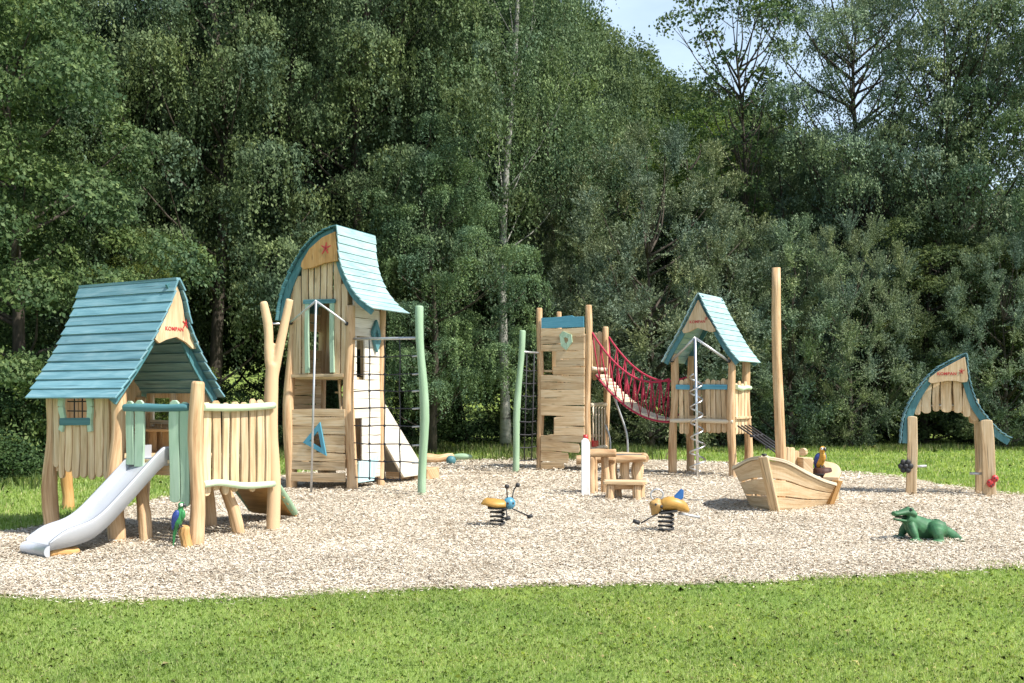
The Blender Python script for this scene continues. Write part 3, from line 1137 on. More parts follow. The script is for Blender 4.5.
    for f in (.36, .66):
        net.tube([N.lerp(T, f) + Vector((.06, 0, 2.58)), N.lerp(T, f) + Z * .22], .013, 6)
    part('climbing_net', net, M['rope'], t)
    return fr


LK = build_lookout()


# ================================================================== ROOFED TOWER (right house)
RH = Frame((3.35, 21.3), (.55, .83), (.83, -.55))


def build_right_house():
    fr = RH
    u, v = fr.u, fr.v
    t = thing('roofed_platform', fr(.4, .65, 0), 'small open platform on four log posts under steep pointed pale green roof', 'play tower')
    for a, b, z in ((0, 0, 2.52), (0, 1.3, 2.44), (.85, 0, 2.5), (.85, 1.3, 2.4)):
        mb = MB()
        mb.log(fr(a, b, -.08), fr(a, b + (.03 if b == 0 else -.03), z), .088, .078, bow=.03, n=9)
        part('post', mb, M['log'], t)
    L = [(.62, 3.72), (.45, 3.40), (.2, 2.95), (-.02, 2.6), (-.17, 2.34)]
    Rr = [(.62, 3.72), (.80, 3.36), (1.04, 2.93), (1.22, 2.64), (1.47, 2.32)]
    roof_slope(fr, L, -.16, 1.06, 11, M['sea'], t, -1)
    roof_slope(fr, Rr, -.16, 1.06, 12, M['sea'], t, 1)
    for prof, inw in ((L, 1), (Rr, -1)):
        bargeboard(fr, prof, -.09, .10, .10, M['trim'], t, inw)
        bargeboard(fr, prof, .95, .10, .10, M['trim'], t, inw)
    o = [(.62, 3.60), (.36, 3.12), (.27, 2.98), (.30, 2.93), (.42, 2.95), (.60, 3.03), (.78, 2.97), (.90, 2.93), (.99, 2.95), (.98, 3.0), (.80, 3.26)]
    mb = MB()
    mb.prism(o, fr.o - u * .155, v, Z, u * .05)
    sg = part('gable_sign', mb, M['wood'], t, .004)
    lettering('KOMPAN', fr(-.158, .61, 3.15), v, Z, -u, .34, M['red'], sg)
    emblem(fr(-.158, .80, 3.21), v, Z, -u, .07, M['red'], sg)
    fl = MB()
    for k in range(6):
        fl.plank(fr(.07 + k * .145, -.08, 1.20), fr(.07 + k * .145, 1.38, 1.20), u, Z * .045, .135)
    part('deck', fl, M['wood'], t, .004)
    for uu in (-.07, .9):
        mb = MB()
        mb.log(fr(uu, -.02, 1.13), fr(uu, 1.34, 1.13), .045, .042, n=6, bow=.008)
        part('joist', mb, M['pale'], t)
    for uu, spans in ((.0, ((.13, .36), (.72, 1.18))), (.88, ((.14, 1.16),))):
        rb = MB()
        for a, b in spans:
            n = max(2, round((b - a) / .13))
            for k in range(n):
                c = a + (k + .5) * (b - a) / n
                rb.plank(fr(uu, c, R.uniform(.84, .92)), fr(uu, c + R.uniform(-.01, .01), R.uniform(1.93, 2.02)), v, u * .03, (b - a) / n - .02, 1, 1, .008)
        rp = part('rail_board', rb, M['wood'], t, .005)
        for a, b in spans:
            mb = MB()
            mb.plank(fr(uu - .04, a - .05, 1.83), fr(uu - .04, b + .03, 1.82), Z, u * .035, .10, .3, .3)
            part('rail_band', mb, M['sky'], rp, .005)
    rb = MB()
    for k in range(4):
        rb.plank(fr(.17 + k * .17, 1.31, .86), fr(.17 + k * .17, 1.31, 1.9 + .05 * (k % 2)), u, v * .03, .14, 1, 1, .008)
    part('rail_board', rb, M['wood'], t, .005)
    mb = MB()
    mb.log(fr(.03, 1.36, 1.82), fr(.84, 1.36, 1.80), .05, .045, n=5)
    part('side_rail', mb, M['lime'], t)
    # spiral pole
    c0 = Vector(((698 - CX) / F * 20.45, 20.45, 0))
    top = Vector(((695 - CX) / F * 20.45, 20.45, 2.8))
    mb = MB()
    mb.tube([c0 - Z * .1, top], .03, 10)
    pl = part('steel_pole', mb, M['steel'], t)
    for q in (fr(-.1, .02, 2.37), fr(-.1, 1.26, 2.34)):
        mb = MB()
        mb.tube([top, q], .026, 10)
        part('pole_strut', mb, M['galv'], pl)
        steel_clamp(q, u, M['black'], t)
    mb = MB()
    pts = []
    for k in range(150):
        f = k / 149
        z = .12 + f * 1.95
        r = .15 if z < .7 else .12
        a = f * 2 * PI * 6.5 + 1
        pts.append(c0.lerp(top, z / 2.8) + Vector((r * math.cos(a), r * math.sin(a), 0)) + Z * (z - c0.lerp(top, z / 2.8).z))
    mb.tube(pts, .018, 8)
    part('spiral', mb, M['steel'], pl)
    # black net ladder going down to the right
    net = MB()
    a0, a1 = fr(.12, 1.36, 1.04), fr(.75, 1.36, 1.04)
    dd = Vector((.62, -.78, 0))
    for k in range(4):
        p = a0.lerp(a1, k / 3)
        net.tube([p, p + dd * .8 + Z * -.42, p + dd * 1.7 + Z * -.98], .017, 6)
    for f in (.2, .42, .64, .86):
        p, q = a0 + dd * 1.7 * f + Z * (-.98 * f), a1 + dd * 1.7 * f + Z * (-.98 * f)
        net.tube([p, q], .016, 6)
        for k in range(4):
            net.ball(p.lerp(q, k / 3), .032, seg=8, rings=6)
    part('climbing_net', net, M['rope'], t)
    return fr


build_right_house()


def build_bridge():
    f = LK
    t = thing('rope_bridge', (2.9, 22.2, 1.4), 'sagging rope bridge with red netting sides slung between two towers', 'rope bridge')
    n0, n1 = f(.22, 1.24, 2.12), RH(.12, -.12, 1.12)      # near edge
    f0, f1 = f(.92, 1.24, 2.12), RH(.72, -.12, 1.12)     # far edge

    def sag(a, b, x, s):
        p = a.lerp(b, x)
        return p - Z * (s * 4 * x * (1 - x))
    logs = MB()
    N = 24
    for k in range(N):
        x = (k + .5) / N
        logs.log(sag(n0, n1, x, .27), sag(f0, f1, x, .27), .05, .048, n=3, seg=10, bow=.004)
    part('tread_log', logs, M['pale'], t)
    for a, b, ta, tb in ((n0, n1, f(.0, 1.24, 3.02), RH(.0, -.08, 2.0)), (f0, f1, f(1.05, 1.24, 2.98), RH(.85, -.08, 2.05))):
        hp = [sag(ta, tb, k / 20, .42) for k in range(21)]
        mb = MB()
        mb.tube(hp, .022, 8)
        h = part('hand_rope', mb, M['redrope'], t)
        mb = MB()
        mb.tube([sag(a, b, k / 20, .27) - Z * .02 for k in range(21)], .022, 8)
        part('foot_rope', mb, M['redrope'], h)
        lace = MB()
        K = 9
        for k in range(K):
            x0, x1, x2 = k / K, (k + .5) / K, (k + 1) / K
            A, B, C_ = sag(ta, tb, x0, .42), sag(a, b, x1, .27), sag(ta, tb, x2, .42)
            lace.tube([A, A.lerp(B, .5) + Vector((0, 0, -.03)), B, C_.lerp(B, .5) + Vector((0, 0, -.03)), C_], .0145, 6)
        part('lacing', lace, M['redrope'], h)
    

build_bridge()


# ================================================================== SAND COUNTER, TABLE, BENCH
def build_counter():
    o = G(597, 494)
    t = thing('play_counter', o, 'small log shop counter on upright logs with white post at its left end', 'play counter')
    d = Vector((.93, -.1, 0)).normalized()
    b = Vector((.1, .93, 0)).normalized()
    mb = MB()
    mb.log(o + d * -.2 + Z * .67, o + d * .32 + Z * .69, .075, .07, bow=.008)
    part('counter_log', mb, M['log'], t)
    for x, y in ((-.10, .0), (.13, .08), (-.06, .28), (.24, .32)):
        mb = MB()
        q = o + d * x + b * y
        mb.log(q - Z * .06, q + Z * (.63 if y < .2 else .6), .072, .066, bow=.01)
        part('leg', mb, M['log'], t)
    mb = MB()
    mb.log(o + b * .3 + d * -.36 + Z * .55, o + b * .3 + d * .3 + Z * .57, .08, .08, bow=.01)
    part('rear_log', mb, M['log'], t)
    w = Vector(((585.5 - CX) / F * 16.7, 16.7, 0))
    mb = MB()
    mb.prism([(-.07, -.05), (.07, -.05), (.07, .86), (.035, .93), (-.03, .95), (-.07, .90)], w, d, Z, b * .1)
    p = part('white_post', mb, M['white'], t, .012)
    mb = MB()
    mb.tube([w + b * .05 + Z * .9, w + b * .05 + Z * 1.0], .04, 10)
    part('post_cap', mb, M['red'], p)
    o = G(626, 481)
    t = thing('sand_table', o, 'square wooden sand table with grey tray top on thick log legs', 'table')
    mb = MB()
    for y in (-.38, .36):
        mb.log(o + d * -.42 + b * y + Z * .45, o + d * .38 + b * y + Z * .46, .075, .07, bow=.008)
    for x in (-.4, .36):
        mb.log(o + d * x + b * -.42 + Z * .46, o + d * x + b * .4 + Z * .46, .072, .07, bow=.008)
    part('frame', mb, M['log'], t)
    mb = MB()
    mb.box(o + Z * .49, d * .72, b * .7, Z * .04)
    part('tray', mb, M['slate'], t, .01)
    for x, y in ((-.02, -.2), (.2, -.16), (-.25, .28), (.25, .3)):
        mb = MB()
        q = o + d * x + b * y
        mb.log(q - Z * .06, q + Z * .42, .09, .085, bow=.01)
        part('leg', mb, M['log'], t)
    o = G(624, 499)
    t = thing('low_bench', o, 'low wooden bench with flat plank top on four stubby log legs', 'bench')
    mb = MB()
    for k, (w_, l0, l1) in enumerate(((.15, -.33, .32), (.15, -.30, .36), (.14, -.32, .34))):
        y = -.16 + k * .16
        mb.plank(o + d * l0 + b * y + Z * .27, o + d * l1 + b * y + Z * .265, b, Z * .05, w_, .3, .3, .008)
    part('seat', mb, M['wood'], t, .008)
    mb = MB()
    mb.box(o + Z * .2, d * .5, b * .22, Z * .08)
    part('apron', mb, M['log'], t, .01)
    for x, y in ((-.22, -.14), (.20, -.15), (-.1, .16), (.27, .14)):
        mb = MB()
        q = o + d * x + b * y
        mb.log(q - Z * .05, q + Z * .243, .07, .065, n=4, bow=.006)
        part('leg', mb, M['log'], t)


build_counter()


# ================================================================== SPRING RIDERS
def spring(mb, c, r0, r1, z0, z1, turns, th):
    pts = []
    n = int(turns * 16)
    for k in range(n + 1):
        f = k / n
        a = f * turns * 2 * PI
        r = r0 + (r1 - r0) * f
        pts.append(Vector(c) + Vector((r * math.cos(a), r * math.sin(a), z0 + (z1 - z0) * f)))
    mb.tube(pts, th, 8)


def build_riders():
    # beetle with blue head
    o = G(497.5, 527)
    k = 81.0
    t = thing('spring_rider', o, 'beetle spring rider with round blue head, black feelers and ochre wing back', 'spring rider')
    P = lambda x, z, y=0: o + Vector(((x - 497.5) / k, y, (527 - z) / k))
    mb = MB()
    spring(mb, o, .085, .085, .0, .245, 4.6, .014)
    part('spring', mb, M['black'], t)
    mb = MB()
    mb.box(P(497.5, 507.5), Vector((.24, 0, -.01)), Vector((0, .22, 0)), Vector((0, 0, .025)))
    part('seat_plate', mb, M['black'], t, .005)
    shell = MB()
    n, m_ = 12, 9
    ids = []
    for i in range(n + 1):
        f = i / n
        x = 481 + (505 - 481) * f
        hw = .15 * (math.sin(PI * min(1, .16 + f * .62)) ** .7)
        top = 502.6 - 5.8 * min(1, f / .22) ** .6 + 2.6 * f
        ring = []
        for j in range(m_):
            a = PI * j / (m_ - 1)
            base = 503.6 + 2.6 * min(1, f / .6)
            zz = base - (base - top - .0) * math.sin(a) ** .8
            ring.append(P(x + 1.0 * f, zz, -hw * math.cos(a)))
        ids.append(shell.add(ring))
    for i in range(n):
        for j in range(m_ - 1):
            shell.face((ids[i] + j, ids[i + 1] + j, ids[i + 1] + j + 1, ids[i] + j + 1), [(0, 0)] * 4, True)
        shell.face((ids[i] + m_ - 1, ids[i + 1] + m_ - 1, ids[i + 1], ids[i]), [(0, 0)] * 4)
    shell.face(range(ids[0], ids[0] + m_), [(0, 0)] * m_)
    shell.face(range(ids[-1] + m_ - 1, ids[-1] - 1, -1), [(0, 0)] * m_)
    part('wing_back', shell, M['ochre'], t)
    mb = MB()
    mb.ball(P(509.3, 503, -.02), .078, seg=18, rings=12)
    h = part('head', mb, M['bug_blue'], t)
    mb = MB()
    for yy in (-.085, ):
        mb.ball(P(508, 502.5, -.09), .016, seg=10, rings=6)
        mb.ball(P(513, 502.5, -.075), .016, seg=10, rings=6)
    part('eyes', mb, M['p_dark'], h)
    for a, b, q, y in (((507.5, 498), (507, 492), (507, 486), -.05), ((512.5, 498), (514, 490), (517.8, 485.3), .06)):
        mb = MB()
        mb.tube(curve([P(*a, y * .6), P(*b, y), P(*q, y)], 8), .008, 6)
        f = part('feeler', mb, M['black'], h)
        mb = MB()
        mb.ball(P(*q, y), .03, seg=12, rings=8)
        part('feeler_knob', mb, M['black'], f)
    for a, b, y in (((510, 508), (530, 517.5), .12), ((506, 508), (507.5, 517), -.16)):
        mb = MB()
        mb.tube([P(504, 507, 0), P(*a, y * .5), P(*b, y)], .009, 6)
        f = part('footrest', mb, M['black'], t)
        mb = MB()
        mb.tube([P(b[0] - 2.5, b[1] + .8, y), P(b[0] + 3, b[1] - 1, y)], .024, 8)
        part('pedal', mb, M['black'], f)
    # bee
    o = G(666, 532)
    k = 83.5
    t = thing('spring_rider', o, 'bee spring rider with ring handle, long snout and pointed blue wing', 'spring rider')
    P2 = lambda x, z, y=0: o + Vector(((x - 666) / k, y, (532 - z) / k))
    mb = MB()
    spring(mb, o, .088, .085, .0, .235, 4.6, .014)
    part('spring', mb, M['black'], t)
    mb = MB()
    mb.box(P2(668, 511.5), Vector((.2, 0, .03)), Vector((0, .2, 0)), Vector((0, 0, .025)))
    part('seat_plate', mb, M['black'], t, .005)
    mb = MB()
    c = curve([P2(661, 506), P2(668, 503.5), P2(676, 504), P2(683, 507), P2(688.5, 511.5)], 10)
    mb.tube(c, [.07, .085, .098, .104, .106, .104, .098, .088, .072, .05, .025], 14, True, 0, (1, .8))
    part('body', mb, M['ochre'], t)
    mb = MB()
    c = curve([P2(657.5, 500.5), P2(656.5, 505), P2(655.5, 510), P2(653, 516)], 8)
    mb.tube(c, [.04, .075, .088, .09, .082, .07, .055, .04, .025], 14)
    mb.ball(P2(657.3, 502.5), .055, seg=12, rings=8)
    h = fused('head', mb, M['ochre_dark'], t, .012, 3)
    mb = MB()
    mb.ball(P2(660.5, 506, -.07), .02, seg=10, rings=6)
    mb.ball(P2(655, 504, -.075), .016, seg=10, rings=6)
    part('eyes', mb, M['p_dark'], h)
    mb = MB()
    ring = [P2(657 + 6.2 * math.sin(a), 495 - 5.6 * math.cos(a)) for a in np.linspace(-2.55, 2.55, 24)]
    mb.tube(ring, .011, 8)
    part('ring_handle', mb, M['galv'], t)
    for y0, tip in ((.02, 684), (-.05, 683)):
        mb = MB()
        mb.prism([(0, 0), (.06, .005), (.1, .04), (.105, .13), (.085, .145), (.03, .09), (-.01, .05)], P2(674.5, 501, y0), (.98, .0, .0), Z, Vector((0, .014, 0)))
        part('wing', mb, M['wing_blue'], t, .004)
    mb = MB()
    mb.tube([P2(678, 513, -.02), P2(685, 514.3, -.03), P2(699, 517.0, -.05)], .016, 8)
    part('tail_bar', mb, M['galv'], t)
    mb = MB()
    mb.tube([P2(657, 514, -.03), P2(649, 517, -.09), P2(640, 522, -.12)], .009, 6)
    f = part('footrest', mb, M['black'], t)
    mb = MB()
    mb.tube([P2(632, 519.5, -.12), P2(638.5, 522, -.12)], .024, 8)
    part('pedal', mb, M['black'], f)


build_riders()


# ================================================================== BOAT
def build_boat():
    o = Vector((4.0, 15.1, 0))
    t = thing('play_boat', o, 'wooden play boat with pointed bow and tall bare mast on the wood chips', 'play boat')
    top_n = [(3.43, 13.95, .77), (3.75, 14.10, .70), (4.15, 14.40, .515), (4.45, 14.72, .395), (4.74, 15.05, .31)]
    bot_n = [(3.64, 14.22, .0), (3.85, 14.40, .0), (4.15, 14.65, .0), (4.42, 14.93, .0), (4.62, 15.15, .0)]
    top_f = [(3.43, 13.95, .77), (3.36, 14.35, .72), (3.30, 14.85, .60), (3.36, 15.4, .52), (3.75, 16.0, .52)]
    bot_f = [(3.64, 14.22, .0), (3.55, 14.6, .0), (3.53, 15.0, .0), (3.62, 15.45, .0), (3.95, 15.9, .0)]

    def side(top, bot, name, outw):
        T, B = curve(top, 24), curve(bot, 24)
        mb = MB()
        bands = [(.03, .295), (.325, .63), (.66, .985)]
        nb = len(T)
        for lo, hi in bands:
            ids = []
            for i in range(nb):
                t_, b_ = Vector(T[i]), Vector(B[i])
                dirn = Vector(T[min(i + 1, nb - 1)]) - Vector(T[max(i - 1, 0)])
                n = Vector((dirn.y, -dirn.x, 0)).normalized() * outw
                p, q = b_.lerp(t_, lo), b_.lerp(t_, hi)
                ids.append(mb.add([p + n * .018, q + n * .018, q - n * .018, p - n * .018]))
            ln = 0
            for i in range(nb - 1):
                st = (Vector(T[i + 1]) - Vector(T[i])).length
                if i == 16:         # butt joint between two boards
                    pass
                for k in range(4):
                    j = (k + 1) % 4
                    w0 = (0, .2, .23, .43)[k]
                    w1 = (.2, .23, .43, .46)[k]
                    mb.face((ids[i] + k, ids[i] + j, ids[i + 1] + j, ids[i + 1] + k), [(ln, w0), (ln, w1), (ln + st, w1), (ln + st, w0)])
                ln += st
            mb.face((ids[0], ids[0] + 3, ids[0] + 2, ids[0] + 1), [(0, 0)] * 4)
            mb.face((ids[-1], ids[-1] + 1, ids[-1] + 2, ids[-1] + 3), [(0, 0)] * 4)
        part('hull_side', mb, M['wood'], t, .005)
        cap = MB()
        ids = []
        for i in range(nb):
            p = Vector(T[i])
            dirn = Vector(T[min(i + 1, nb - 1)]) - Vector(T[max(i - 1, 0)])
            n = Vector((dirn.y, -dirn.x, 0)).normalized() * outw
            ids.append(cap.add([p + n * .04 - Z * .0, p + n * .04 + Z * .045, p - n * .07 + Z * .045, p - n * .07]))
        ln = 0
        for i in range(nb - 1):
            for k in range(4):
                j = (k + 1) % 4
                cap.face((ids[i] + k, ids[i] + j, ids[i + 1] + j, ids[i + 1] + k), [(ln, k * .05), (ln, k * .05 + .05), (ln + .06, k * .05 + .05), (ln + .06, k * .05)])
            ln += .06
        cap.face((ids[0], ids[0] + 3, ids[0] + 2, ids[0] + 1), [(0, 0)] * 4)
        cap.face((ids[-1], ids[-1] + 1, ids[-1] + 2, ids[-1] + 3), [(0, 0)] * 4)
        part('gunwale', cap, M['pale'], t, .006)
        rb = MB()
        for i in (8, 16):
            a, b = Vector(B[i]), Vector(T[i])
            dirn = Vector(T[i + 1]) - Vector(T[i - 1])
            n = Vector((dirn.y, -dirn.x, 0)).normalized() * outw
            rb.box((a + b) / 2 - n * .045, dirn.normalized() * .09, (b - a) * .95, n * .05)
        part('rib', rb, M['wood'], t)
    side(top_n, bot_n, 'near', 1)
    side(top_f, bot_f, 'far', -1)
    mb = MB()
    a, b = Vector((3.66, 14.2, -.03)), Vector((3.41, 13.9, .80))
    mb.plank(a, b, (.85, -.5, 0), Vector((-.5, -.80, 0)) * .07, .13)
    part('stem_post', mb, M['wood'], t, .01)
    mb = MB()
    mb.plank((4.67, 15.17, -.03), (4.80, 15.1, .385), (.7, .7, 0), Vector((.6, -.6, 0)) * .13, .15)
    part('stern_post', mb, M['oil'], t, .01)
    # stern boards and curved stern rail
    mb = MB()
    for z in (.06, .23):
        mb.plank((4.70, 15.2, z + .06), (4.95, 15.85, z + .06), Z, Vector((.06, -.02, 0)).normalized() * .04, .14)
    part('transom', mb, M['oil'], t, .006)
    mb = MB()
    P = curve([(4.80, 15.12, .38), (4.96, 15.5, .45), (5.0, 15.85, .53), (4.86, 16.12, .56), (4.55, 16.25, .57)], 14)
    ids = []
    for i, p in enumerate(P):
        dd = Vector(P[min(i + 1, 14)]) - Vector(P[max(0, i - 1)])
        n = Vector((dd.y, -dd.x, 0)).normalized()
        p = Vector(p)
        ids.append(mb.add([p + n * .02, p + n * .02 + Z * .05, p - n * .2 + Z * .05, p - n * .2]))
    for i in range(14):
        for k in range(4):
            j = (k + 1) % 4
            mb.face((ids[i] + k, ids[i] + j, ids[i + 1] + j, ids[i + 1] + k), [(i * .06, k * .06), (i * .06, k * .06 + .06), (i * .06 + .06, k * .06 + .06), (i * .06 + .06, k * .06)])
    mb.face((ids[0], ids[0] + 3, ids[0] + 2, ids[0] + 1), [(0, 0)] * 4)
    mb.face((ids[-1], ids[-1] + 1, ids[-1] + 2, ids[-1] + 3), [(0, 0)] * 4)
    part('stern_rail', mb, M['wood'], t, .006)
    mb = MB()
    mb.plank((4.56, 16.25, .02), (4.56, 16.25, .56), (1, 0, 0), Vector((0, .08, 0)), .12)
    mb.plank((4.98, 15.78, .02), (4.98, 15.78, .5), (0, 1, 0), Vector((.08, 0, 0)), .12)
    part('stern_post', mb, M['wood'], t, .006)
    fl = MB()
    for k in range(7):
        f = k / 6
        fl.plank(Vector((3.66, 14.5, .06)).lerp(Vector((3.75, 15.85, .06)), f), Vector((3.95, 14.55, .06)).lerp(Vector((4.7, 15.8, .06)), f), (0, 1, 0), Z * .03, .19)
    part('floor', fl, M['wood'], t)
    # mast
    m0 = Vector(((781 - CX) / F * 15.3, 15.3, 0))
    m1 = Vector(((775.5 - CX) / F * 15.3, 15.3, 3.545))
    mb = MB()
    pts = [m0.lerp(m1, f) + Vector((.012 * math.sin(f * 7), 0, 0)) for f in np.linspace(0, 1, 12)]
    mb.tube(pts, [.082 - .018 * f for f in np.linspace(0, 1, 12)], 14, True, .08)
    part('mast', mb, M['log'], t)
    # seat back with wheel
    mb = MB()
    for px, h in ((787, .86), (793, .85), (798.5, .80)):
        c = Vector(((px - CX) / F * 15.5, 15.5 + (px - 787) * .012, 0))
        mb.plank(c + Z * .05, c + Z * h, (1, .3, 0), Vector((-.02, .05, 0)), .085, 0, .8)
    part('seat_back', mb, M['wood'], t, .008)
    mb = MB()
    c = W(804.5, 462, 15.55)
    mb.box(Vector((c.x, c.y, .40)), Vector((.16, .02, 0)), Vector((-.04, .25, 0)), Z * .60)
    part('seat_block', mb, M['wood'], t, .012)
    mb = MB()
    mb.box(Vector((c.x + .0, c.y - .15, .40)), Vector((.3, .02, 0)), Vector((-.02, .3, 0)), Z * .06)
    part('seat', mb, M['pale'], t, .012)
    mb = MB()
    c = W(803, 452, 15.7)
    mb.tube([c + Vector((-.02, -.02, 0)), c + Vector((.03, .03, 0))], .06, 16)
    part('knob', mb, M['wood'], t)
    # chain and shackle at the bow
    mb = MB()
    mb.tube([(3.44, 13.97, .81), (3.44, 13.97, .84)], .035, 12)
    part('bow_cap', mb, M['black'], t)


build_boat()


# ================================================================== PARROTS
def parrot(o, h, body_m, wing_m, front_m, label, face, h0=0):
    """perched parrot: o = feet, face = horizontal facing direction, h = height from feet to crown"""
    t = thing('parrot_figure', o, label, 'parrot figure')
    f = Vector(face).normalized()
    s = Vector((-f.y, f.x, 0))
    P = lambda x, z, y=0: o + f * (x * h) + s * (y * h) + Z * (z * h)
    mb = MB()
    mb.tube(curve([P(-.20, -.05), P(-.12, .12), P(-.03, .36), P(.03, .60), P(.05, .76)], 10),
            [h * q for q in (.06, .11, .155, .18, .185, .18, .165, .15, .13, .115, .09)], 14)
    mb.ball(P(.08, .84), .135 * h, (1, 1, 1))
    mb.tube([P(-.12, .1), P(-.25, -.34), P(-.30, -.80)], [.09 * h, .08 * h, .035 * h], 10, True, 0, (1, .6))
    fused('body', mb, body_m, t, .010, 3)
    for k in (1, -1):
        mb = MB()
        c = curve([P(.02, .66, .15 * k), P(-.05, .45, .19 * k), P(-.15, .2, .17 * k), P(-.26, -.12, .09 * k)], 8)
        mb.tube(c, [h * q for q in (.05, .10, .125, .13, .12, .10, .08, .055, .025)], 10, True, 0, (1, .55))
        part('wing', mb, wing_m, t)
    mb = MB()
    mb.tube(curve([P(.15, .66), P(.145, .45), P(.09, .25)], 6), [h * q for q in (.05, .085, .10, .105, .095, .075, .05)], 10)
    part('breast', mb, front_m, t)
    mb = MB()
    for k in (1, -1):
        mb.ball(P(.135, .855, .075 * k), .066 * h, (1, 1, 1), 10, 7)
    fc = part('face_patch', mb, M['p_white'], t)
    mb = MB()
    for k in (1, -1):
        mb.ball(P(.165, .875, .12 * k), .022 * h, (1, 1, 1), 8, 6)
    part('eyes', mb, M['p_dark'], fc)
    mb = MB()
    mb.tube(curve([P(.17, .86), P(.245, .82), P(.25, .72)], 5), [h * q for q in (.07, .072, .062, .047, .03, .012)], 10)
    part('beak', mb, M['p_dark'], t)
    mb = MB()
    for k in (1, -1):
        mb.tube([P(.03, .2, .07 * k), P(.05, .02, .07 * k), P(.13, .0, .07 * k)], .025 * h, 6)
    part('feet', mb, M['p_dark'], t)


st = Vector(((182.6 - CX) / F * 10.86, 10.86, 0))
s = MB()
s.log(st - Z * .06 + Vector((.02, .03, 0)), st + Z * .24 + Vector((.02, .03, 0)), .062, .056, n=4)
solo('stump', s, M['oil'], st, 'small cut log stump beside the front post of the playhouse', 'stump')
parrot(st + Z * .235 + Vector((-.025, -.02, 0)), .275, M['p_green'], M['p_blue'], M['p_green'], 'green parrot figure with blue wing perched on stump by the playhouse', (.93, -.30, 0))

bc = Vector(((822.5 - CX) / F * 15.55, 15.55, 0))
s = MB()
s.tube(curve([bc + Z * .06, bc + Z * .2, bc + Z * .36, bc + Z * .54], 10), [.13, .145, .155, .162, .165, .165, .163, .16, .152, .143, .13], 18)
bt = thing('barrel', bc + Z * .06, 'small dark brown barrel standing in the stern of the play boat', 'barrel')
part('staves', s, M['barrel'], bt)
for z in (.18, .43):
    s = MB()
    s.tube([bc + Z * z, bc + Z * (z + .03)], .166, 18)
    part('hoop', s, M['black'], bt)
parrot(bc + Z * .54 + Vector((-.02, 0, 0)), .34, M['p_yellow'], M['p_blue'], M['p_yellow'], 'blue and yellow macaw figure perched on dark barrel in the boat', (.45, -.9, 0))


# ================================================================== CROCODILE
def build_croc():
    o = G(925, 541)
    k = 1024 / o.y
    t = thing('crocodile_figure', o, 'green crocodile figure with raised head and open jaws lying on wood chips', 'crocodile figure')
    P = lambda x, z, y=0: o + Vector(((x - 925) / k, y, (541 - z) / k))
    mb = MB()
    # trunk and tail
    mb.tube(curve([P(905, 517, -.02), P(911, 521, .0), P(918, 527, .04), P(928, 532, .1), P(940, 533, .16), P(950, 535, .12), P(957, 539, .0), P(960, 541, -.12)], 18),
            [.072, .078, .086, .098, .114, .128, .138, .142, .14, .134, .124, .11, .098, .086, .074, .06, .046, .032, .018], 16)
    # upper jaw and brow
    mb.tube(curve([P(913, 515, .0), P(906, 511.6, -.02), P(898, 512.4, -.06), P(889.5, 513.2, -.10)], 8), [.07, .074, .07, .06, .05, .044, .041, .039, .028], 14, True, 0, (1.2, .7))
    for s_ in (-.06, .045):
        mb.ball(P(909.5, 509.0, s_), .026)
    mb.ball(P(890.5, 511.8, -.125), .018)
    mb.ball(P(890.5, 511.8, -.08), .018)
    # lower jaw
    mb.tube(curve([P(911, 520, .0), P(905, 520.6, -.02), P(897.5, 519.4, -.06), P(890, 517.8, -.10)], 8), [.066, .064, .058, .05, .044, .039, .034, .03, .02], 12, True, 0, (1.15, .42))
    # legs
    for (a, b, c_, r) in (((909, 524, -.06), (910.5, 533, -.12), (913, 540, -.13), .042), ((914, 524, .12), (910, 533, .2), (908, 539, .2), .05),
                          ((934, 529, -.05), (931, 530, -.17), (933, 539, -.18), .07), ((944, 529, .24), (948, 531, .3), (944, 539, .3), .08)):
        mb.tube(curve([P(*a), P(*b), P(*c_)], 6), [r * q for q in (1.1, 1.15, 1.1, 1.0, .85, .75, .65)], 12)
        q = P(*c_)
        mb.ball(Vector((q.x - .03, q.y - .02, .02)), .055, (1.5, 1, .5))
    mb.ball(P(935, 528.5, -.06), .105, (1.1, .8, 1.0))
    # crest along the back
    for f in range(9):
        x = 916 + f * 4.2
        mb.ball(P(x, 519 + max(0, f - 3) * .2 + f * .45 + (1.3 if f > 6 else 0), .04 + .012 * f), .019)
    fused('body', mb, M['croc'], t, .009, 2)
    b = t.children[-1]
    mb = MB()
    for s_ in (-.085, .065):
        mb.ball(P(908.4, 508.6, s_), .014, seg=10, rings=6)
    part('eyes', mb, M['p_dark'], b)
    mb = MB()
    mb.tube(curve([P(906, 517, -.0), P(899, 516.6, -.045), P(893, 516, -.085)], 5), [.03, .03, .029, .027, .024, .018], 10, True, 0, (1.1, .45))
    part('mouth_lining', mb, M['mouth'], b)


build_croc()


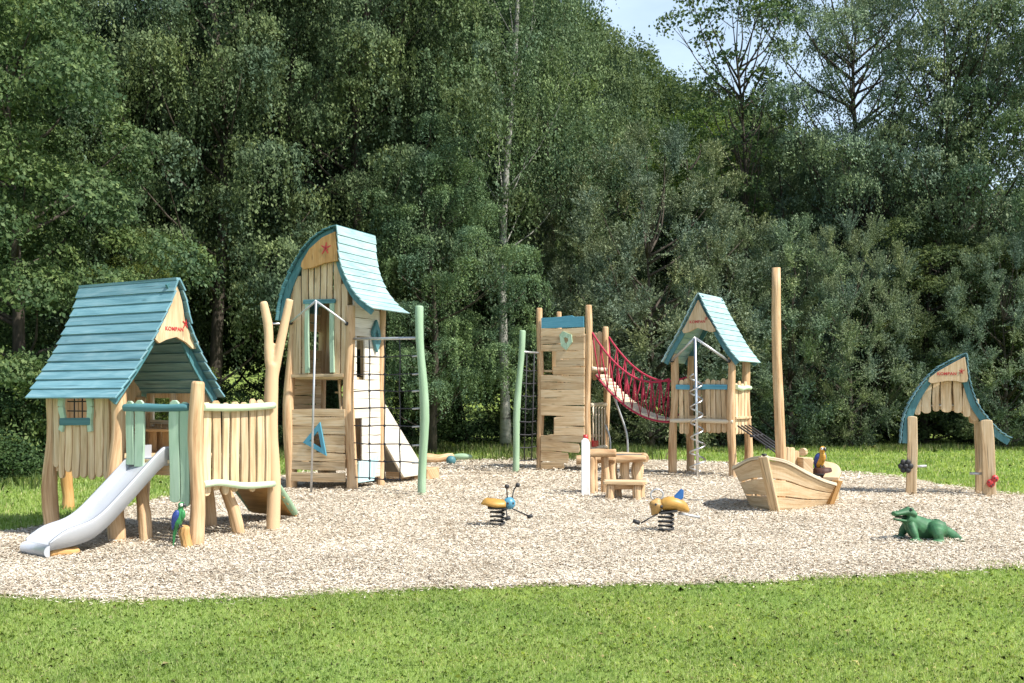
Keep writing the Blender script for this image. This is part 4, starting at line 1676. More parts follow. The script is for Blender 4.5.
# ================================================================== PORTAL
def build_portal():
    fr = Frame((6.65, 17.06), (.31, .95), (.95, -.31))
    u, v = fr.u, fr.v
    t = thing('entrance_arch', fr(0, .63, 0), 'wooden entrance arch with curved blue roof edge, pointed tip and red lettered sign', 'arch')
    for p0, p1, w, th in ((fr(0, 0, -.08), fr(0, .02, 1.30), .165, .13), (fr(0, 1.20, -.08), fr(0, 1.14, 1.25), .2, .14), (fr(.45, 1.10, -.08), fr(.43, 1.08, 1.2), .14, .12)):
        mb = MB()
        mb.plank(p0, p1, v, u * th, w, 0, .3, .008, .08)
        part('post', mb, M['wood'], t, .012)
    D = 17.0
    k = 1024 / D

    def q(px, py):
        # v from the pixel column (metres along the arch), z from the row
        f = (px - 911) / (990 - 911)
        vv = f * 1.20
        d = 17.06 - .31 * vv
        return (vv, CH - (py - HY) / F * d)
    Lp = [q(966, 354), q(952, 361), q(935, 371), q(920, 388), q(908, 408), q(903, 425), q(901.5, 443)]
    Rp = [q(966, 354), q(967, 370), q(970, 386), q(977, 405), q(988, 420), q(999, 432), q(1010, 439)]
    roof_slope(fr, Lp, -.06, .40, 20, M['roof'], t, -1, th=.016, jit=.004)
    roof_slope(fr, Rp, -.06, .40, 16, M['roof'], t, 1, th=.016, jit=.004)
    bargeboard(fr, Lp, -.03, .06, .14, M['trim'], t, 1)
    bargeboard(fr, Rp, -.03, .08, .11, M['trim'], t, -1)
    mb = MB()
    o = [q(964.5, 357), q(953, 363), q(937, 372), q(929, 378), q(928, 381.5), q(931, 383.5), q(938, 382.5), q(946, 381), q(955, 381), q(962, 382.5), q(966.5, 382), q(967.5, 379), q(966.5, 370)]
    mb.prism(o, fr.o - u * .105, v, Z, u * .05)
    sg = part('gable_sign', mb, M['wood'], t, .005)
    c = q(946.5, 374)
    lettering('KOMPAN', fr(-.108, *c), v, Z, -u, .29, M['red'], sg)
    c = q(961, 371.5)
    emblem(fr(-.108, *c), v, Z, -u, .085, M['red'], sg)
    fb = MB()
    for a, b, zt, zb in ((915, 921, 392, 415), (922, 931.5, 381, 413.5), (933, 939.5, 381, 411.5), (941.5, 952, 381, 412.5), (954, 962.5, 381, 413), (963.5, 971, 388, 417), (971, 979, 399, 421)):
        va, vb = q(a, 400)[0], q(b, 400)[0]
        c = (va + vb) / 2
        fb.plank(fr(.035, c, q(a, zb)[1]), fr(.035, c, q(a, zt)[1]), v, u * .03, vb - va, .6, 0, .006)
    part('front_boards', fb, M['wood'], t, .005)
    mb = MB()
    mb.tube([fr(.18, q(918, 406)[0], q(918, 405)[1]), fr(.18, q(976, 406)[0], q(976, 405)[1])], .022, 10)
    part('cross_bar', mb, M['galv'], t)
    bb = MB()
    for a, b, zt, zb in ((920, 930, 384, 412), (934, 946, 378, 410), (949, 961, 370, 411), (963, 970, 384, 414), (971, 981, 402, 424)):
        va, vb = q(a, 400)[0], q(b, 400)[0]
        c = (va + vb) / 2
        bb.plank(fr(.33, c, q(a, zb)[1]), fr(.33, c, q(a, zt)[1]), v, u * .03, vb - va, .6, 0, .006)
    part('back_boards', bb, M['wood'], t, .005)
    for a, b in ((fr(0, .03, .46), fr(0, .24, .47)), (fr(.05, .90, .36), fr(.05, 1.12, .36))):
        mb = MB()
        mb.tube([a, b], .022, 10)
        part('step_rod', mb, M['galv'], t)
    # flower rosette on the left post, ladybird on the right one
    mb = MB()
    c = fr(-.1, -.09, .47)
    for kx in range(6):
        a = kx * PI / 3
        mb.ball(c + v * (.075 * math.cos(a)) + Z * (.075 * math.sin(a)), .05, (1, .7, 1), 10, 7)
    mb.ball(c, .05, (1, 1, 1), 10, 7)
    part('flower_knob', mb, M['black'], t)
    mb = MB()
    c = fr(-.10, 1.20, .22)
    mb.ball(c, .07, (1, .6, 1), 14, 9)
    mb.ball(c + v * .06 + Z * .075, .06, (1, .6, 1), 14, 9)
    lb = part('ladybird', mb, M['red'], t)
    mb = MB()
    for a, b in ((-.03, .02), (.03, -.02), (.05, .09), (.08, .06), (.0, -.045)):
        mb.ball(c + v * a + Z * b - u * .038, .015, (1, .6, 1), 8, 6)
    part('spots', mb, M['black'], lb)


build_portal()


# ================================================================== GROUND
def ground_poly():
    """edge of the wood chips, measured from the photograph on flat ground"""
    near = [(-330, 588), (-150, 596), (0, 599), (60, 601), (130, 603), (210, 600), (300, 597), (400, 592), (520, 588), (640, 586), (760, 583), (860, 578), (950, 572), (1024, 567), (1150, 555), (1290, 535)]
    far = [(1330, 515), (1180, 500), (1024, 495), (960, 488), (905, 478), (840, 472), (760, 464), (640, 460), (500, 459.5), (430, 462), (350, 468), (270, 477), (210, 488), (150, 501), (100, 514), (50, 524), (0, 532), (-150, 545), (-330, 560)]
    return [G(*p) for p in near + far]


POLY = curve(ground_poly(), 520)
POLY = [np.array([p[0] + .05 * noise.noise(Vector((p[0] * 3.1, p[1] * 3.1, 0))) * p[1] / 8, p[1] + .085 * noise.noise(Vector((p[0] * 2.3, p[1] * 2.3, 7))) + .05 * noise.noise(Vector((p[0] * 9, p[1] * 9, 3))), 0]) for p in POLY[:-1]]
POLY.append(POLY[0])
PXY = np.array([(p[0], p[1]) for p in POLY])


def inside(xy):
    x, y = xy[:, 0], xy[:, 1]
    c = np.zeros(len(xy), bool)
    n = len(PXY)
    for i in range(n):
        x0, y0 = PXY[i]
        x1, y1 = PXY[(i + 1) % n]
        m = (y0 > y) != (y1 > y)
        xx = (x1 - x0) * (y - y0) / (y1 - y0 + 1e-12) + x0
        c ^= m & (x < xx)
    return c


def edge_dist(xy):
    d = np.full(len(xy), 1e9)
    n = len(PXY)
    for i in range(n):
        a, b = PXY[i], PXY[(i + 1) % n]
        ab = b - a
        t = np.clip(((xy - a) @ ab) / (ab @ ab + 1e-12), 0, 1)
        d = np.minimum(d, np.linalg.norm(xy - (a + t[:, None] * ab), axis=1))
    return d


def crest(X):
    return np.interp(X, [-160, -60, 0, 9.5, 20, 27, 34, 55, 120, 220], [36, 42, 36, 31, 24.5, 19.5, 16, 14, 12, 10])


def ground_z(x, y):
    t = np.clip((np.asarray(y) - 47) / 62, 0, 1)
    t = t * t * (3 - 2 * t)
    return t * crest(np.asarray(x))


def soil():
    m, nt, b = mat('lawn_soil')
    L = nt.links
    tc = nd(nt, 'ShaderNodeTexCoord')
    n1 = nd(nt, 'ShaderNodeTexNoise', Scale=0.9, Detail=6.0, Roughness=0.65)
    n2 = nd(nt, 'ShaderNodeTexNoise', Scale=42.0, Detail=4.0, Roughness=0.7)
    L.new(tc.outputs['Object'], n1.inputs['Vector'])
    L.new(tc.outputs['Object'], n2.inputs['Vector'])
    r1 = ramp(nt, [(0.3, (0.17, 0.25, 0.06)), (0.55, (0.23, 0.31, 0.09)), (0.75, (0.29, 0.34, 0.13))])
    r2 = ramp(nt, [(0.3, (0.7, 0.72, 0.65)), (0.7, (1.2, 1.2, 1.1))])
    L.new(n1.outputs['Fac'], r1.inputs[0])
    L.new(n2.outputs['Fac'], r2.inputs[0])
    c = mixc(nt, 0.8, r1.outputs[0], r2.outputs[0], 'MULTIPLY')
    L.new(c, b.inputs['Base Color'])
    b.inputs['Roughness'].default_value = 0.95
    b.inputs['Specular IOR Level'].default_value = 0.1
    bp = nd(nt, 'ShaderNodeBump', Strength=0.3, Distance=0.008)
    L.new(n2.outputs['Fac'], bp.inputs['Height'])
    L.new(bp.outputs[0], b.inputs['Normal'])
    return m


def chip_ground():
    m, nt, b = mat('wood_chip_bed')
    L = nt.links
    tc = nd(nt, 'ShaderNodeTexCoord')
    vo = nd(nt, 'ShaderNodeTexVoronoi', Scale=55.0)
    mp = nd(nt, 'ShaderNodeMapping')
    mp.inputs['Scale'].default_value = (1, 1, .2)
    nz = nd(nt, 'ShaderNodeTexNoise', Scale=5.0, Detail=3.0)
    L.new(tc.outputs['Object'], nz.inputs['Vector'])
    wv = mixc(nt, 0.12, (0, 0, 0), nz.outputs['Color'])
    ad = nd(nt, 'ShaderNodeVectorMath', operation='ADD')
    L.new(tc.outputs['Object'], ad.inputs[0])
    L.new(wv, ad.inputs[1])
    L.new(ad.outputs[0], mp.inputs[0])
    L.new(mp.outputs[0], vo.inputs['Vector'])
    sp = nd(nt, 'ShaderNodeSeparateColor')
    L.new(vo.outputs['Color'], sp.inputs[0])
    r = ramp(nt, [(0.0, (0.12, 0.08, 0.05)), (0.12, (0.40, 0.32, 0.22)), (0.35, (0.58, 0.50, 0.385)), (1.0, (0.70, 0.63, 0.52))])
    L.new(sp.outputs[0], r.inputs[0])
    L.new(r.outputs[0], b.inputs['Base Color'])
    b.inputs['Roughness'].default_value = 0.9
    b.inputs['Specular IOR Level'].default_value = 0.15
    bp = nd(nt, 'ShaderNodeBump', Strength=0.9, Distance=0.03)
    L.new(sp.outputs[1], bp.inputs['Height'])
    L.new(bp.outputs[0], b.inputs['Normal'])
    return m


def island_material(name, stops, rough=0.8, spec=0.2, transl=0.0, tcol=None, objvar=0.0, zfade=None):
    m, nt, b = mat(name)
    L = nt.links
    geo = nd(nt, 'ShaderNodeNewGeometry')
    r = ramp(nt, stops)
    L.new(geo.outputs['Random Per Island'], r.inputs[0])
    col = r.outputs[0]
    if objvar:
        oi = nd(nt, 'ShaderNodeObjectInfo')
        mr = nd(nt, 'ShaderNodeMapRange')
        mr.inputs['To Min'].default_value = 1 - objvar
        mr.inputs['To Max'].default_value = 1 + objvar
        L.new(oi.outputs['Random'], mr.inputs['Value'])
        hs = nd(nt, 'ShaderNodeHueSaturation')
        L.new(mr.outputs[0], hs.inputs['Value'])
        mr2 = nd(nt, 'ShaderNodeMapRange')
        mr2.inputs['To Min'].default_value = .485
        mr2.inputs['To Max'].default_value = .515
        L.new(oi.outputs['Random'], mr2.inputs['Value'])
        L.new(mr2.outputs[0], hs.inputs['Hue'])
        L.new(col, hs.inputs['Color'])
        col = hs.outputs[0]
    L.new(col, b.inputs['Base Color'])
    b.inputs['Roughness'].default_value = rough
    b.inputs['Specular IOR Level'].default_value = spec
    if transl:
        tr = nd(nt, 'ShaderNodeBsdfTranslucent')
        mx = nd(nt, 'ShaderNodeMixShader')
        mx.inputs[0].default_value = transl
        hs2 = nd(nt, 'ShaderNodeHueSaturation')
        hs2.inputs['Value'].default_value = 1.7
        hs2.inputs['Saturation'].default_value = 1.15
        hs2.inputs['Hue'].default_value = .485
        L.new(col, hs2.inputs['Color'])
        L.new(hs2.outputs[0], tr.inputs[0])
        L.new(b.outputs[0], mx.inputs[1])
        L.new(tr.outputs[0], mx.inputs[2])
        out = nt.nodes['Material Output']
        L.new(mx.outputs[0], out.inputs[0])
    return m


def raw_mesh(name, co, faces_n, m, smooth=False):
    """fast mesh of separate polygons with faces_n corners each; co = (N*faces_n, 3)"""
    me = bpy.data.meshes.new(name)
    nv = len(co)
    nf = nv // faces_n
    me.vertices.add(nv)
    me.vertices.foreach_set('co', np.ascontiguousarray(co, dtype=np.float32).reshape(-1))
    me.loops.add(nv)
    me.loops.foreach_set('vertex_index', np.arange(nv, dtype=np.int32))
    me.polygons.add(nf)
    me.polygons.foreach_set('loop_start', np.arange(0, nv, faces_n, dtype=np.int32))
    me.polygons.foreach_set('loop_total', np.full(nf, faces_n, dtype=np.int32))
    me.update(calc_edges=True)
    me.materials.append(m)
    return me


def link(name, me, parent=None, loc=(0, 0, 0)):
    o = bpy.data.objects.new(name, me)
    COL.objects.link(o)
    o.location = loc
    if parent:
        o.parent = parent
    return o


# the ground sheet, rising into the wooded hill
xs = np.r_[np.linspace(-600, -80, 12), np.linspace(-70, 90, 65), np.linspace(100, 600, 12)]
ys = np.r_[np.linspace(-60, 40, 26), np.linspace(44, 125, 40), np.linspace(135, 900, 14)]
X, Y = np.meshgrid(xs, ys)
ZZ = ground_z(X, Y)
me = bpy.data.meshes.new('ground')
nx, ny = len(xs), len(ys)
me.from_pydata(list(zip(X.ravel(), Y.ravel(), ZZ.ravel())), [], [(j * nx + i, j * nx + i + 1, (j + 1) * nx + i + 1, (j + 1) * nx + i) for j in range(ny - 1) for i in range(nx - 1)])
me.polygons.foreach_set('use_smooth', [True] * len(me.polygons))
me.materials.append(soil())
tag(link('ground', me), kind='structure')

# wood-chip bed: a low raised sheet
bm = bmesh.new()
vs = [bm.verts.new((p[0], p[1], .006)) for p in POLY[:-1]]
f = bm.faces.new(vs)
bmesh.ops.triangulate(bm, faces=[f])
me = bpy.data.meshes.new('playground_surface')
bm.to_mesh(me)
bm.free()
me.materials.append(chip_ground())
tag(link('playground_surface', me), kind='structure')


# loose chips lying on it
def scatter(xr, yr, n):
    p = np.stack([NR.uniform(*xr, n), NR.uniform(*yr, n)], 1)
    return p


def chips():
    out = []
    for yr, dens, k in (((7.6, 11), 4800, .78), ((11, 15), 2400, .95), ((15, 20), 950, 1.35), ((20, 27), 420, 1.9)):
        xr = (-yr[1] * .62, yr[1] * .66)
        n = int((xr[1] - xr[0]) * (yr[1] - yr[0]) * dens)
        p = scatter(xr, yr, n)
        ok = inside(p)
        # a few chips spill over the edge
        ed = edge_dist(p)
        ok |= (ed < .30) & (NR.random(n) < .30 * np.exp(-ed / .09))
        p = p[ok]
        n = len(p)
        L = NR.gamma(4, .0062, n) * k + .010
        Wd = np.minimum(L * .7, NR.uniform(.006, .017, n) * k)
        a = NR.uniform(0, 2 * PI, n)
        tilt = NR.normal(0, .17, n)
        tilt2 = NR.normal(0, .19, n)
        d = np.stack([np.cos(a) * np.cos(tilt), np.sin(a) * np.cos(tilt), np.sin(tilt)], 1)
        w = np.stack([-np.sin(a) * np.cos(tilt2), np.cos(a) * np.cos(tilt2), np.sin(tilt2)], 1)
        mound = .02 * np.sin(p[:, 0] * 1.3 + 1) * np.sin(p[:, 1] * 1.7) + .012
        zz = np.maximum(mound, 0) + .5 * np.abs(d[:, 2]) * L + .5 * np.abs(w[:, 2]) * Wd + NR.uniform(.006, .018, n)
        c = np.stack([p[:, 0], p[:, 1], zz], 1)
        d *= (L / 2)[:, None]
        w *= (Wd / 2)[:, None]
        t = NR.uniform(.55, 1, (n, 1))
        out.append(np.stack([c - d - w * t, c + d * t - w, c + d + w * t, c - d * t + w], 1).reshape(-1, 3))
    return np.concatenate(out)


chip_m0 = island_material('wood_chip', [(0.0, (0.05, 0.03, 0.02)), (0.06, (0.17, 0.11, 0.06)), (0.12, (0.38, 0.30, 0.20)), (0.25, (0.58, 0.50, 0.385)), (0.6, (0.69, 0.625, 0.51)), (1.0, (0.76, 0.71, 0.615))], 0.85, 0.15)
chip_m = chip_m0
def patchy(m, scale, lo, hi):
    nt = m.node_tree
    L = nt.links
    tc = nd(nt, 'ShaderNodeTexCoord')
    n = nd(nt, 'ShaderNodeTexNoise', Scale=scale, Detail=5.0, Roughness=.6)
    L.new(tc.outputs['Object'], n.inputs['Vector'])
    r = ramp(nt, [(.36, lo), (.60, hi)])
    L.new(n.outputs['Fac'], r.inputs[0])
    for nn in list(nt.nodes):
        if nn.type == 'VALTORGB' and nn is not r and nn.outputs[0].links:
            for lk in list(nn.outputs[0].links):
                to = lk.to_socket
                L.remove(lk)
                L.new(mixc(nt, 1.0, nn.outputs[0], r.outputs[0], 'MULTIPLY'), to)
            break


patchy(chip_m, .9, (.79, .77, .745), (.985, .985, .985))
patchy(bpy.data.materials['wood_chip_bed'], .9, (.79, .77, .745), (.985, .985, .985))
tag(link('wood_chips', raw_mesh('wood_chips', chips(), 4, chip_m)), kind='stuff')


# lawn blades
def blades(p, h, w, lean, zb=0.0):
    n = len(p)
    a = NR.uniform(0, 2 * PI, n)
    b = NR.uniform(0, 2 * PI, n)
    ln = np.minimum(np.abs(NR.normal(0, lean, n)), 1.0)
    base = np.c_[p, np.zeros(n) + zb]
    side = np.stack([np.cos(a), np.sin(a), np.zeros(n)], 1) * (w / 2)[:, None]
    off = np.stack([np.cos(b) * ln, np.sin(b) * ln, np.sqrt(np.maximum(1 - ln ** 2, .12))], 1)
    off1 = np.stack([np.cos(b) * ln * .35, np.sin(b) * ln * .35, np.ones(n) * .62], 1)
    tip = base + off * h[:, None]
    mid = base + off1 * h[:, None]
    return np.stack([base - side, base + side, mid + side * .7, tip, mid - side * .7], 1).reshape(-1, 3)


def lump(p, s, seed):
    """cheap smooth noise 0..1"""
    v = np.zeros(len(p))
    r = np.random.default_rng(seed)
    for k in range(7):
        a = r.uniform(0, 2 * PI)
        f = s * r.uniform(.6, 2.4)
        v += np.sin((p[:, 0] * np.cos(a) + p[:, 1] * np.sin(a)) * f + r.uniform(0, 6))
    return np.clip(.5 + v / 7, 0, 1)


near = []
for yr, dens, k in (((4.6, 6.6), 8200, .9), ((6.6, 8.6), 5600, 1.0), ((8.6, 10.4), 3200, 1.15)):
    xr = (-yr[1] * .62, yr[1] * .66)
    p = scatter(xr, yr, int((xr[1] - xr[0]) * (yr[1] - yr[0]) * dens))
    ed = edge_dist(p)
    ok = ~inside(p) | (ed < .05 + .12 * lump(p, 5, 2) ** 2 * 2) & (NR.random(len(p)) < .4)
    p = p[ok]
    l = lump(p, 2.2, 3)
    keep = NR.random(len(p)) < .8 + .4 * l
    p, l = p[keep], l[keep]
    h = (.020 + .012 * l + NR.gamma(2, .0045, len(p))) * k
    near.append(blades(p, h, NR.uniform(.0028, .0052, len(p)) * k, .8))
lawn_m = island_material('lawn_grass', [(0, (0.15, 0.225, 0.055)), (0.4, (0.215, 0.30, 0.085)), (0.75, (0.275, 0.365, 0.125)), (0.92, (0.34, 0.40, 0.19)), (1, (0.46, 0.42, 0.26))], 0.5, 0.3, 0.42)
patchy(lawn_m, .75, (.94, 1.02, .92), (1.36, 1.28, 1.22))
tag(link('lawn_grass', raw_mesh('lawn_grass', np.concatenate(near), 5, lawn_m)), kind='stuff')

far = []
for yr, dens, k in (((10.4, 15), 700, 1.7), ((15, 21), 380, 2.2), ((21, 28), 220, 2.8), ((28, 37), 130, 3.4)):
    xr = (-yr[1] * .66, yr[1] * .66)
    p = scatter(xr, yr, int((xr[1] - xr[0]) * (yr[1] - yr[0]) * dens))
    ed = edge_dist(p)
    p = p[(~inside(p)) | (ed < .06)]
    l = lump(p, 1.2, 4)
    h = (.025 + .03 * l + NR.gamma(2, .008, len(p))) * (1 + .12 * k)
    far.append(blades(p, h, NR.uniform(.006, .011, len(p)) * k, .5))
tag(link('meadow_grass', raw_mesh('meadow_grass', np.concatenate(far), 5, lawn_m)), kind='stuff')

# uncut wild grass along the wood
p = np.concatenate([scatter((-14, 4), (25.8, 30.5), 15000), scatter((-3, 22), (29.5, 34), 15000), scatter((-17, -8.2), (17.2, 25), 5000)])
keep = NR.random(len(p)) < lump(p, 1.0, 9) ** 1.3 * 1.3
p = p[keep]
h = (.10 + .42 * lump(p, .8, 12) * NR.uniform(.4, 1.1, len(p))) * np.where(p[:, 0] > 5, .5, 1)
wild_m = island_material('wild_grass', [(0, (0.05, 0.085, 0.02)), (0.5, (0.09, 0.135, 0.035)), (0.85, (0.15, 0.175, 0.065)), (1, (0.26, 0.24, 0.13))], 0.6, 0.25, 0.3)
tag(link('wild_grass', raw_mesh('wild_grass', blades(p, h, NR.uniform(.012, .028, len(p)), .42), 5, wild_m)), kind='stuff')


# ================================================================== TREES
def unit(v):
    return v / np.maximum(np.linalg.norm(v, axis=1, keepdims=True), 1e-9)


def leaf_quads(c, axis, nrm, L, Wd):
    axis = unit(axis)
    side = unit(np.cross(axis, nrm))
    a = axis * (L / 2)[:, None]
    s = side * (Wd / 2)[:, None]
    return np.stack([c - a, c + s - a * .15, c + a, c - s - a * .15], 1).reshape(-1, 3)


def rnd_dirs(n, up=0.0):
    v = NR.normal(size=(n, 3))
    v[:, 2] += up
    return unit(v)


def boughs(n, H, base, Rd, prof, rb, gap=1.25, fill=.22):
    """bough centres spread over a crown whose outline is prof(0..1) * Rd"""
    out = []
    tries = 0
    g = gap
    while len(out) < n and tries < 30000:
        tries += 1
        if tries % 3000 == 0:
            g *= .88
        f = NR.random()
        pr = float(prof(f))
        if NR.random() > pr + .15:
            continue
        z = base + (H - base) * f
        a = NR.uniform(0, 2 * PI)
        r = max(0, Rd * pr * (1 + .16 * math.sin(3 * a + 5 * f) + .1 * math.sin(7 * f * 3 + a)) - rb * .6) * (NR.uniform(fill, 1) ** .5)
        c = np.array([r * math.cos(a), r * math.sin(a), z])
        k = rb * NR.uniform(.65, 1.3)
        if all(np.linalg.norm((c - o[:3]) * np.array([1, 1, 1.25])) > g * (k + o[3]) * .62 for o in out):
            out.append(np.array([*c, k]))
    return np.array(out)


def crown_broad(H, Rd, base, nb, per, leaf, rb, prof=None, squash=.55):
    """boughs shaped like leafy domes, with gaps between them"""
    prof = prof or (lambda f: math.sqrt(max(.02, 1 - ((f - .42) / .6) ** 2)))
    B = boughs(nb, H, base, Rd, prof, rb)
    nb = len(B)
    w = B[:, 3] ** 2
    k = NR.choice(nb, nb * per, p=w / w.sum())
    n = len(k)
    cz = base + (H - base) * .4
    od = unit(B[:, :3] - np.array([0, 0, cz]))
    d = unit(NR.normal(size=(n, 3)) + od[k] * .55 + np.array([0, 0, .45]))
    ph = B[k, 0] * 7
    lob = 1 + .2 * np.sin(d[:, 0] * 7 + ph) * np.sin(d[:, 1] * 6 + ph * 2) + .16 * np.sin(d[:, 2] * 11 + d[:, 0] * 9 + ph)
    r = B[k, 3] * lob * np.where(NR.random(n) < .82, NR.uniform(.78, 1.08, n), NR.uniform(.3, 1.3, n))
    loc = d * r[:, None] * np.array([1.08, 1.08, squash])
    out = unit(B[k, :3] * np.array([1, 1, 0]) + 1e-6)
    loc[:, 2] -= .30 * np.maximum(0, (loc * out).sum(1))
    c = B[k, :3] + loc
    nrm = unit(d * .8 + np.array([0, 0, .3]) + NR.normal(size=(n, 3)) * .30)
    axis = unit(out * .5 + NR.normal(size=(n, 3)) - np.array([0, 0, .3]))
    Ls = leaf * NR.uniform(.6, 1.35, n)
    return leaf_quads(c, axis, nrm, Ls, Ls * NR.uniform(.45, .75, n)), B


def crown_weep(H, Rd, base, nb, per, leaf, rb, droop=1.5, prof=None, dome=.42):
    """birch-like: each bough is a small dome with hanging curtains of twigs"""
    prof = prof or (lambda f: min(1, .75 + f * .8) if f < .35 else max(.12, 1.03 - .85 * ((f - .35) / .65) ** 1.5))
    B = boughs(nb, H, base, Rd, prof, rb, 1.3, .2)
    nb = len(B)
    w = B[:, 3] ** 1.6
    k = NR.choice(nb, nb * per, p=w / w.sum())
    n = len(k)
    S = 46                                  # strands of one bough
    sa = NR.uniform(0, 2 * PI, (nb, S))
    sr = np.sqrt(NR.uniform(.05, 1.1, (nb, S)))
    sl = droop * NR.uniform(.35, 1.25, (nb, S)) * (.6 + .4 * sr)
    j = NR.integers(0, S, n)
    rr = sr[k, j] * B[k, 3]
    top = np.stack([np.cos(sa[k, j]) * rr, np.sin(sa[k, j]) * rr, np.sqrt(np.maximum(.05, 1.15 - sr[k, j] ** 2)) * B[k, 3] * .62], 1)
    t = NR.random(n) ** 1.1
    hang = NR.random(n) > dome
    c = B[k, :3] + top
    c[:, 2] -= np.where(hang, t * sl[k, j], 0)
    c[:, :2] += np.where(hang, t * .16, 0)[:, None] * np.stack([np.cos(sa[k, j]), np.sin(sa[k, j])], 1)
    c += NR.normal(size=(n, 3)) * np.where(hang, .045, .10 * rb)[:, None]
    rad = unit(np.c_[top[:, :2], np.full(n, .5)])
    nrm = unit(rad * .9 + NR.normal(size=(n, 3)) * .32 + np.array([0, 0, .25]))
    axis = unit(np.array([0, 0, -1.0]) + NR.normal(size=(n, 3)) * .55)
    Ls = leaf * NR.uniform(.6, 1.35, n)
    return leaf_quads(c, axis, nrm, Ls, Ls * NR.uniform(.42, .7, n)), B


def crown_feather(H, Rd, base, nb, per, leaf, rb, prof=None):
    """willow bush: every bough is a plume of upright feathery shoots"""
    prof = prof or (lambda f: math.sqrt(max(.03, 1 - ((f - .42) / .60) ** 2)) * (1 if f > .28 else .55 + 1.6 * f))
    B = boughs(nb, H - rb * .6, base, Rd, prof, rb, .95, .45)
    nb = len(B)
    w = B[:, 3] ** 2
    k = NR.choice(nb, nb * per, p=w / w.sum())
    n = len(k)
    S = 40
    cz = base + (H - base) * .25
    od = unit(B[:, :3] - np.array([0, 0, cz]))
    sd = unit((NR.normal(size=(nb * S, 3)) * .62 + np.repeat(od, S, 0) * .6 + np.array([0, 0, .62])))
    sd = sd.reshape(nb, S, 3)
    j = NR.integers(0, S, n)
    t = NR.random(n) ** .75
    dd = sd[k, j]
    c = B[k, :3] + dd * (t * B[k, 3] * 1.25)[:, None] - dd * .3 * B[k, 3][:, None]
    c += NR.normal(size=(n, 3)) * (.07 * rb * (1.2 - t))[:, None]
    axis = unit(dd + NR.normal(size=(n, 3)) * .55)
    nrm = unit(dd * .55 + od[k] * .5 + np.array([0, 0, .3]) + NR.normal(size=(n, 3)) * .32)
    Ls = leaf * NR.uniform(.6, 1.3, n)
    return leaf_quads(c, axis, nrm, Ls, Ls * NR.uniform(.3, .48, n)), B


def bark(name, birch=False):
    m, nt, b = mat(name)
    L = nt.links
    tc = nd(nt, 'ShaderNodeTexCoord')
    mp = nd(nt, 'ShaderNodeMapping')
    mp.inputs['Scale'].default_value = (2, 2, 7) if birch else (9, 9, 1.6)
    L.new(tc.outputs['Object'], mp.inputs[0])
    n = nd(nt, 'ShaderNodeTexNoise', Scale=1.0, Detail=6.0, Roughness=0.65)
    L.new(mp.outputs[0], n.inputs['Vector'])
    r = ramp(nt, [(0.36, (0.05, 0.045, 0.04)), (0.46, (0.26, 0.255, 0.225)), (0.7, (0.42, 0.41, 0.37))]) if birch else ramp(nt, [(0.3, (0.025, 0.02, 0.015)), (0.7, (0.095, 0.075, 0.055))])
    L.new(n.outputs['Fac'], r.inputs[0])
    L.new(r.outputs[0], b.inputs['Base Color'])
    b.inputs['Roughness'].default_value = 0.9
    bp = nd(nt, 'ShaderNodeBump', Strength=0.5, Distance=0.03)
    L.new(n.outputs['Fac'], bp.inputs['Height'])
    L.new(bp.outputs[0], b.inputs['Normal'])
    return m


BARK, BIRCH = bark('dark_bark'), bark('birch_bark', True)


def trunk_mesh(H, r, limbs, lean=.25, m=None, n=10, twigs=0):
    mb = MB()
    ph = R.uniform(0, 6)
    ax = lambda z: Vector((lean * math.sin(ph + z * .35) * z / H, lean * math.cos(ph * 1.3 + z * .3) * z / H, z))
    zz = [H * i / n for i in range(n + 1)]
    mb.tube([ax(z) - (Vector((0, 0, .2)) if z == 0 else Vector()) for z in zz], [r * (1.25 if i == 0 else 1) * (1 - .88 * i / n) for i in range(n + 1)], 10, True, .1)
    for (z0, x, y, z1, rr) in limbs:
        a = ax(max(.3, min(z0, H * .95)))
        b = Vector((x, y, z1))
        mid = a.lerp(b, .5) + Vector((0, 0, -.10 * (b - a).length)) + Vector((R.uniform(-.2, .2), R.uniform(-.2, .2), 0))
        mb.tube(curve([a, mid, b], 6), [rr, rr * .85, rr * .7, rr * .56, rr * .42, rr * .3, rr * .15], 6)
        for q in range(twigs):
            f = R.uniform(.35, .9)
            p = mid.lerp(b, f)
            L_ = (b - a).length * R.uniform(.2, .4)
            e = p + Vector((R.uniform(-1, 1), R.uniform(-1, 1), R.uniform(.2, 1))).normalized() * L_
            mb.tube([p, p.lerp(e, .5) + Vector((0, 0, .05)), e], [rr * .35, rr * .25, rr * .08], 5)
    me = mb.mesh('trunk')
    me.materials.append(m or BARK)
    return me


def leafmat(name, dark, mid, light, tr=.28, ov=.14):
    m = island_material(name, [(0, dark), (.5, mid), (.9, light), (1, tuple(x * 1.25 for x in light))], .6, .12, tr, objvar=ov)
    # boughs differ a little in age and colour
    nt = m.node_tree
    L = nt.links
    tc = nd(nt, 'ShaderNodeTexCoord')
    n = nd(nt, 'ShaderNodeTexNoise', Scale=.55, Detail=2.0)
    L.new(tc.outputs['Object'], n.inputs['Vector'])
    r = ramp(nt, [(.35, (.72, .80, .92)), (.65, (1.32, 1.22, .92))])
    L.new(n.outputs['Fac'], r.inputs[0])
    for nn in list(nt.nodes):
        if nn.type == 'VALTORGB' and nn is not r and nn.outputs[0].links:
            for lk in list(nn.outputs[0].links):
                to = lk.to_socket
                L.remove(lk)
                L.new(mixc(nt, 1.0, nn.outputs[0], r.outputs[0], 'MULTIPLY'), to)
            break
    return m


